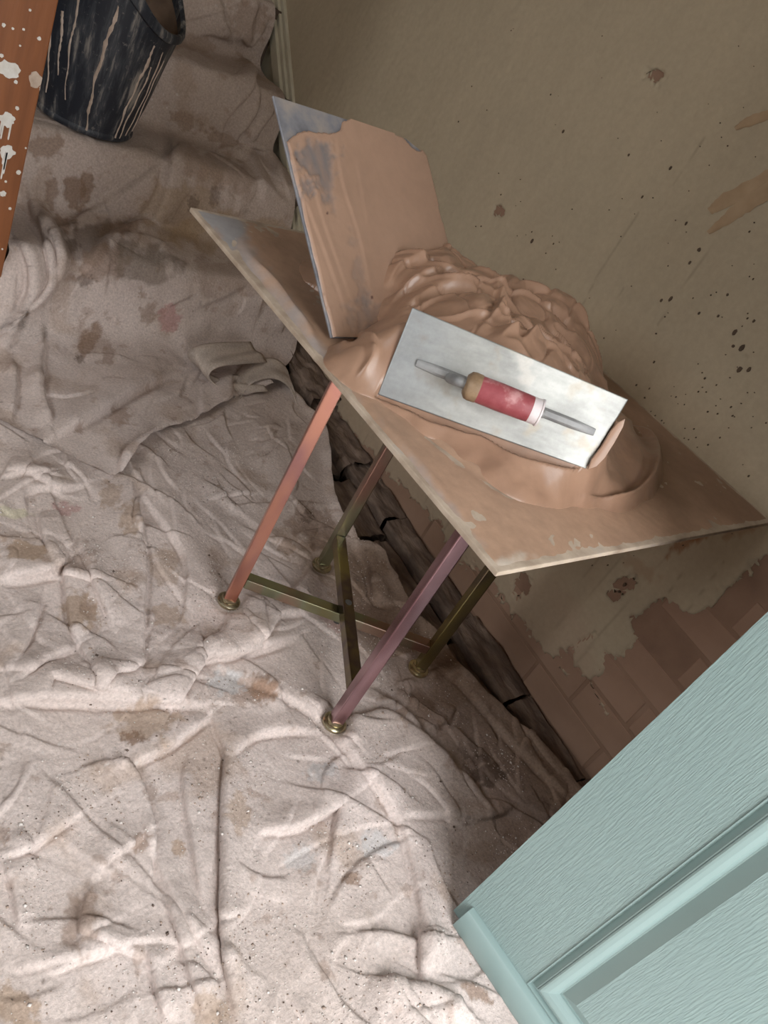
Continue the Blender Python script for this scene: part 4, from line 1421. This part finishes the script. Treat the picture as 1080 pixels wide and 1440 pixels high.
hm += sol[n_] + sol[n_ + 1] * mx + sol[n_ + 2] * my
kg = np.exp(-np.linspace(-2, 2, 13) ** 2)
kg /= kg.sum()
hs = hm.reshape(len(gy), len(gx))
hs = np.apply_along_axis(lambda r: np.convolve(np.pad(r, 6, 'edge'), kg, 'valid'), 1, hs)
hs = np.apply_along_axis(lambda r: np.convolve(np.pad(r, 6, 'edge'), kg, 'valid'), 0, hs)
hm = hs.ravel()
Qm = project(np.stack([mx, my, ZP + np.clip(hm, 0, 1)], 1))
# rough above the trowel, smooth-trowelled below it
line = (Qm[:, 1] - (432 + (Qm[:, 0] - 580) * 0.426))
roughm = smooth(-line, -25, 20) * smooth(hm, 0.015, 0.05)
wxm = mx + 0.035 * fbm(mx * 11, my * 11, 700, 2)
wym = my + 0.035 * fbm(mx * 11 + 5, my * 11, 701, 2)
rot_a = wxm * 0.6 + wym * 0.8
rot_b = -wxm * 0.8 + wym * 0.6
lump = 0.017 * fbm(wxm * 11, wym * 13, 702, 2) + 0.009 * np.clip(1 - np.abs(perlin(rot_a * 17, rot_b * 9, 703)) * 4, 0, 1) ** 1.3 + 0.0035 * perlin(rot_a * 34, rot_b * 12, 704) + 0.0008 * fbm(wxm * 110, wym * 60, 706, 2)
crack = -0.005 * np.clip(1 - np.abs(perlin(wxm * 13 + 3, wym * 15, 708)) * 14, 0, 1)
hm = hm + roughm * (lump + crack) + (1 - roughm) * 0.0010 * fbm(mx * 40, my * 40, 705, 3)
for pl, h_, a1, a2, sd in (([(545, 400), (560, 378), (600, 368), (645, 360)], .010, 4, 9, 1), ([(548, 420), (590, 395), (640, 385), (690, 395)], .010, 4, 10, 1), ([(560, 440), (600, 412), (650, 408), (680, 420)], .009, 4, 10, 1),
                           ([(690, 395), (700, 420), (690, 450), (670, 460)], .010, 4, 9, 1), ([(700, 405), (730, 400), (758, 410)], .008, 4, 9, 1), ([(700, 440), (720, 470), (735, 480), (760, 460)], .009, 4, 9, -1), ([(760, 430), (790, 445), (805, 460)], .009, 3, 7, 1),
                           ([(878, 592), (905, 606), (918, 640), (912, 672), (885, 700), (850, 706), (825, 700)], .016, 6, 10, 1), ([(840, 640), (855, 610), (872, 592)], .007, 3, 8, 1), ([(472, 488), (500, 476), (530, 480)], .010, 4, 9, 1), ([(520, 480), (520, 505), (505, 530)], .009, 5, 9, 1)):
    fold(hm, Qm, pl, h_, a1, a2, sd)
# nothing behind the hawk to the left of the heap
hp = np.stack([mx, my, ZP + mx * 0], 1) - HT
a_line = hk(533, 440)[0]
side_h = (hp @ HU < a_line - 0.012 - 0.25 * np.clip(my - 0.78, 0, 1)) & (my > HT[1] - hl * HV[1] + 0.010 + (mx - HT[0]) * 0.14)
hm[side_h] = -0.02
# keep it below the blade
bl_a = (np.stack([mx, my, ZP + hm], 1) - tw_o)
for _ in range(2):
    bl_a = (np.stack([mx, my, ZP + hm], 1) - tw_o)
    ca_, cb_, cn_ = bl_a @ TU, bl_a @ TV, bl_a @ TN
    fa = (ca_ - pc[0][0]) / (pc[1][0] - pc[0][0])
    lo_b = lerp(pc[0][1], pc[1][1], np.clip(fa, 0, 1))
    hi_b = lerp(pc[3][1], pc[2][1], np.clip(fa, 0, 1))
    lo_a = lerp(pc[0][0], pc[3][0], np.clip((cb_ - pc[0][1]) / 0.11, 0, 1))
    hi_a = lerp(pc[1][0], pc[2][0], np.clip((cb_ - pc[1][1]) / 0.11, 0, 1))
    out_d = np.maximum(np.maximum(lo_a - ca_, ca_ - hi_a), np.maximum(lo_b - cb_, cb_ - hi_b))
    limit = -0.005 + 2.2 * np.clip(out_d, 0, 1)
    over = (cn_ > limit) & (out_d < 0.012)
    hm[over] -= np.clip((cn_[over] - limit[over]) / TN[2], 0, 0.2)
mcol = np.tile(np.array([0.33, 0.195, 0.130]), (len(mx), 1)) * (1 + 0.10 * fbm(mx * 14, my * 14, 710, 4))[:, None]
mcol = lerp(mcol, np.array([0.26, 0.15, 0.10]), smooth(fbm(mx * 25, my * 25, 711, 3), 0.1, 0.4)[:, None] * 0.5)
Vm, Fm = snap_mask(np.stack([mx, my, ZP + np.clip(hm, -0.0015, None)], 1), np.array([[step, 0, 0]]), np.array([[0, step, 0]]), hm * 300, len(gx), len(gy))
heap = np_mesh('plaster_heap', Vm, Fm, M['wet_plaster'], None, mcol)
tag(heap, 'heap of wet brown plaster piled on the mortar board', 'plaster')

# ---- the trowel itself
trowel = empty('plastering_trowel', tuple(tw_o))
tag(trowel, 'steel plastering trowel with a worn red handle lying on the plaster heap', 'trowel')
pc = [((p - tw_o) @ TU, (p - tw_o) @ TV) for p in tc]
nA, nB = 150, 64
V, F, TC = [], [], []
for sgn, dz in ((1, 0.0), (-1, -0.0012)):
    for j in range(nB + 1):
        for i in range(nA + 1):
            s, t = i / nA, j / nB
            lo = lerp(np.array(pc[0]), np.array(pc[1]), s)
            hi = lerp(np.array(pc[3]), np.array(pc[2]), s)
            q = lerp(lo, hi, t)
            bow = -0.0035 * (2 * s - 1) ** 2 - 0.0012 * (2 * t - 1) ** 2
            V.append(TF(q[0], q[1], bow + dz))
            TC.append((q[0], q[1]))
V = np.array(V)
F1 = grid_faces(nA + 1, nB + 1)
F2_ = F1[:, ::-1] + (nA + 1) * (nB + 1)
o2 = (nA + 1) * (nB + 1)
ring = [i for i in range(nA + 1)] + [(nA + 1) * j + nA for j in range(1, nB + 1)] + [(nA + 1) * nB + i for i in range(nA - 1, -1, -1)] + [(nA + 1) * j for j in range(nB - 1, 0, -1)]
F3 = np.array([(ring[(k + 1) % len(ring)], ring[k], ring[k] + o2, ring[(k + 1) % len(ring)] + o2) for k in range(len(ring))])
TC = np.array(TC)
n1 = fbm(TC[:, 0] * 9, TC[:, 1] * 26, 800, 4)
n2 = fbm(TC[:, 0] * 40, TC[:, 1] * 160, 801, 3)
n3 = fbm(TC[:, 0] * 30 + 4, TC[:, 1] * 30, 802, 4)
bcol = np.array([0.40, 0.395, 0.375])[None] * (1 + 0.45 * n1 + 0.16 * n2)[:, None]  # brushed grain, with streaked highlights painted in
bcol = lerp(bcol, np.array([0.38, 0.32, 0.245]), smooth(n3, 0.12, 0.45)[:, None] * 0.55)
bcol = lerp(bcol, np.array([0.62, 0.60, 0.57]), (smooth(n3, 0.05, 0.35) * smooth(0.06 - np.abs(TC[:, 0] - 0.03), 0, 0.04) * smooth(TC[:, 1], 0.0, 0.03))[:, None] * 0.6)  # bright band: a highlight painted into the steel's colour
bcol = lerp(bcol, np.array([0.30, 0.315, 0.34]), (smooth(-TC[:, 0] + 0.3 * n1 * 0.2, 0.05, 0.13) * 0.5)[:, None])  # grey-blue reflection painted towards the left end
blade = np_mesh('blade', V, np.concatenate([F1, F2_, F3]), M['steel'], trowel, bcol, off=tuple(tw_o), smooth_=False)
blade.data.polygons.foreach_set('use_smooth', np.arange(len(blade.data.polygons)) < len(F1) * 2)
lip = [tuple(tk(*p)) for p in ((826, 660), (831, 646), (845, 628), (858, 606), (868, 594), (879, 588), (876, 600), (864, 622), (850, 644), (838, 656))]
B().prism(lip, TF, -0.003, 0.0030).build('plaster_lip', M['lip'], trowel, bevel=0.0018, smooth_=True)
ta, tb = tk(586, 510), tk(836, 608)
axd = (tb - ta) / np.linalg.norm(tb - ta)
nrm = np.array([-axd[1], axd[0]])
tg = B()
Lt = np.linalg.norm(tb - ta)
m_ = 24
prof_t = [(-0.0065, 0.0), (-0.006, 0.004), (-0.003, 0.0068), (0.003, 0.0068), (0.006, 0.004), (0.0065, 0.0)]
vs, fs = [], []
for i in range(m_ + 1):
    s = i / m_
    k = min(1.0, 0.25 + 6 * min(s, 1 - s))
    for w, h in prof_t:
        q = ta + axd * Lt * s + nrm * w * (0.6 + 0.4 * k)
        vs.append(TF(q[0], q[1], h * k))
for i in range(m_):
    for j in range(5):
        fs.append((i * 6 + j, i * 6 + j + 1, i * 6 + 7 + j, i * 6 + 6 + j))
fs += [tuple(range(5, -1, -1)), tuple(m_ * 6 + j for j in range(6))]
tg.add(vs, fs).build('tang', M['alloy'], trowel, smooth_=True)
HG = 0.040
g0, g1 = tk(655, 540, HG), tk(760, 581, HG)
gd = (g1 - g0) / np.linalg.norm(g1 - g0)
gl = np.linalg.norm(g1 - g0)


def GFr(x, y, z):                                          # handle frame: z along the grip
    q = g0 + gd * z + np.array([-gd[1], gd[0]]) * x
    return TF(q[0], q[1], HG + y)


sk = B()
q0 = tk(640, 532, 0.004)
sh = [TF(*(g0 + gd * 0.02), HG), TF(*(g0 - gd * 0.004), HG), TF(*(g0 - gd * 0.012), HG * 0.85), TF(*(g0 - gd * 0.016), HG * 0.45), TF(*(g0 - gd * 0.018), 0.004)]
sk.tube(spline([np.array(p) for p in sh], 5), 0.0065, 12)
sk.build('shank', M['alloy'], trowel, smooth_=True)
sk2 = B()
sk2.tube([GFr(0, 0, gl - 0.01), GFr(0, 0, gl + 0.004)], 0.005, 10)
sk2.build('tail_pin', M['alloy'], trowel, smooth_=True)
R_ = 0.0165
gp = B()
gp.lathe([(0.0, 0.016), (R_ * 0.99, 0.016), (R_, 0.020), (R_ * 1.02, gl * 0.45), (R_ * 0.98, gl * 0.8), (R_ * 0.96, gl * 0.86), (0.0, gl * 0.86)], 28, GFr)
grip = gp.build('handle', M['red_grip'], trowel, smooth_=True)
fr_ = B()
fr_.lathe([(0.0, -0.001), (R_ * 0.7, -0.001), (R_ * 1.0, 0.003), (R_ * 1.06, 0.008), (R_ * 1.04, 0.0165), (0.0, 0.0165)], 28, GFr)
fr_.build('ferrule', M['ferrule'], grip, smooth_=True)
ec = B()
ec.lathe([(0.0, gl * 0.86), (R_ * 0.97, gl * 0.86), (R_ * 0.97, gl * 0.97), (R_ * 1.03, gl * 0.975), (R_ * 1.03, gl * 0.995), (R_ * 0.9, gl), (0.0, gl)], 28, GFr)
ec.build('end_cap', M['grip_white'], grip, smooth_=True)

# ================================================================== BUCKET
bz = RISE * 2 + 0.022
bc0 = (0.908, 2.100)
rb, rt, hbk = 0.120, 0.166, 0.285
bucket = empty('rubber_bucket', (bc0[0], bc0[1], bz))
tag(bucket, 'black rubber builder\'s bucket streaked with dried plaster, standing on the stairs', 'bucket')


def BF(x, y, z):                                           # the soft wall rises to a lug at front and back
    a = math.atan2(y, x) - math.radians(-133)
    lug = 0.13 * (0.5 + 0.5 * math.cos(2 * a)) ** 1.5
    return (bc0[0] + x, bc0[1] + y, bz + z * (1 + lug / hbk * min(1.0, z / hbk) ** 2))


bk = B()
bk.lathe([(0.0, 0.004), (rb - 0.022, 0.004), (rb - 0.016, 0.0), (rb - 0.003, 0.0), (rb + 0.001, 0.006), (rb + 0.001, 0.012), (rb - 0.002, 0.016), (lerp(rb, rt, 0.35), hbk * 0.35), (lerp(rb, rt, 0.7), hbk * 0.7), (rt - 0.003, hbk - 0.03), (rt - 0.001, hbk - 0.022)], 64, BF)
body = bk.build('body', M['bucket'], bucket, smooth_=True)
rm = B()
rm.lathe([(rt - 0.001, hbk - 0.022), (rt + 0.007, hbk - 0.020), (rt + 0.010, hbk - 0.010), (rt + 0.008, hbk - 0.001), (rt + 0.002, hbk + 0.001), (rt - 0.004, hbk - 0.003), (rt - 0.006, hbk - 0.02)], 64, BF)
rm.build('rim', M['bucket'], bucket, smooth_=True)
ins = B()
ins.lathe([(rt - 0.006, hbk - 0.02), (lerp(rb, rt, 0.5) - 0.007, hbk * 0.5), (rb - 0.004, 0.10), (0.0, 0.095)], 64, BF)
ins.build('plaster_lining', M['inner_plaster'], bucket, smooth_=True)
rnd = random.Random(8)
view = math.atan2(-bc0[1], -bc0[0])
for k, (da, z0, z1, w) in enumerate([(-0.95, .05, .26, .0035), (-0.55, .06, .24, .0025), (-0.08, .012, .265, .0048), (0.58, .012, .265, .0048), (0.70, .012, .20, .0026), (0.86, .02, .24, .0028), (-0.75, .1, .2, .003), (1.0, .03, .22, .0025)]):
    a0 = view + da + 0.15
    b = B()
    vs, fs = [], []
    n = 34
    for i in range(n + 1):
        z = z1 + (z0 - z1) * i / n
        aa = a0 + 0.03 * math.sin(z * 22 + k) + 0.012 * math.sin(z * 90 + k * 3)
        r = rb + (rt - rb) * z / hbk - 0.0005
        ww = w * (1.15 - 0.7 * i / n) * rnd.uniform(0.45, 1.45)
        for t, h in ((-1, 0.0), (-0.4, 0.0018), (0.4, 0.0018), (1, 0.0)):
            ang = aa + t * ww / r
            vs.append(BF((r + h) * math.cos(ang), (r + h) * math.sin(ang), z))
    for i in range(n):
        for j in range(3):
            fs.append((i * 4 + j, i * 4 + j + 1, i * 4 + 5 + j, i * 4 + 4 + j))
    b.add(vs, fs).build('plaster_drip', M['dried_plaster'], bucket, smooth_=True)
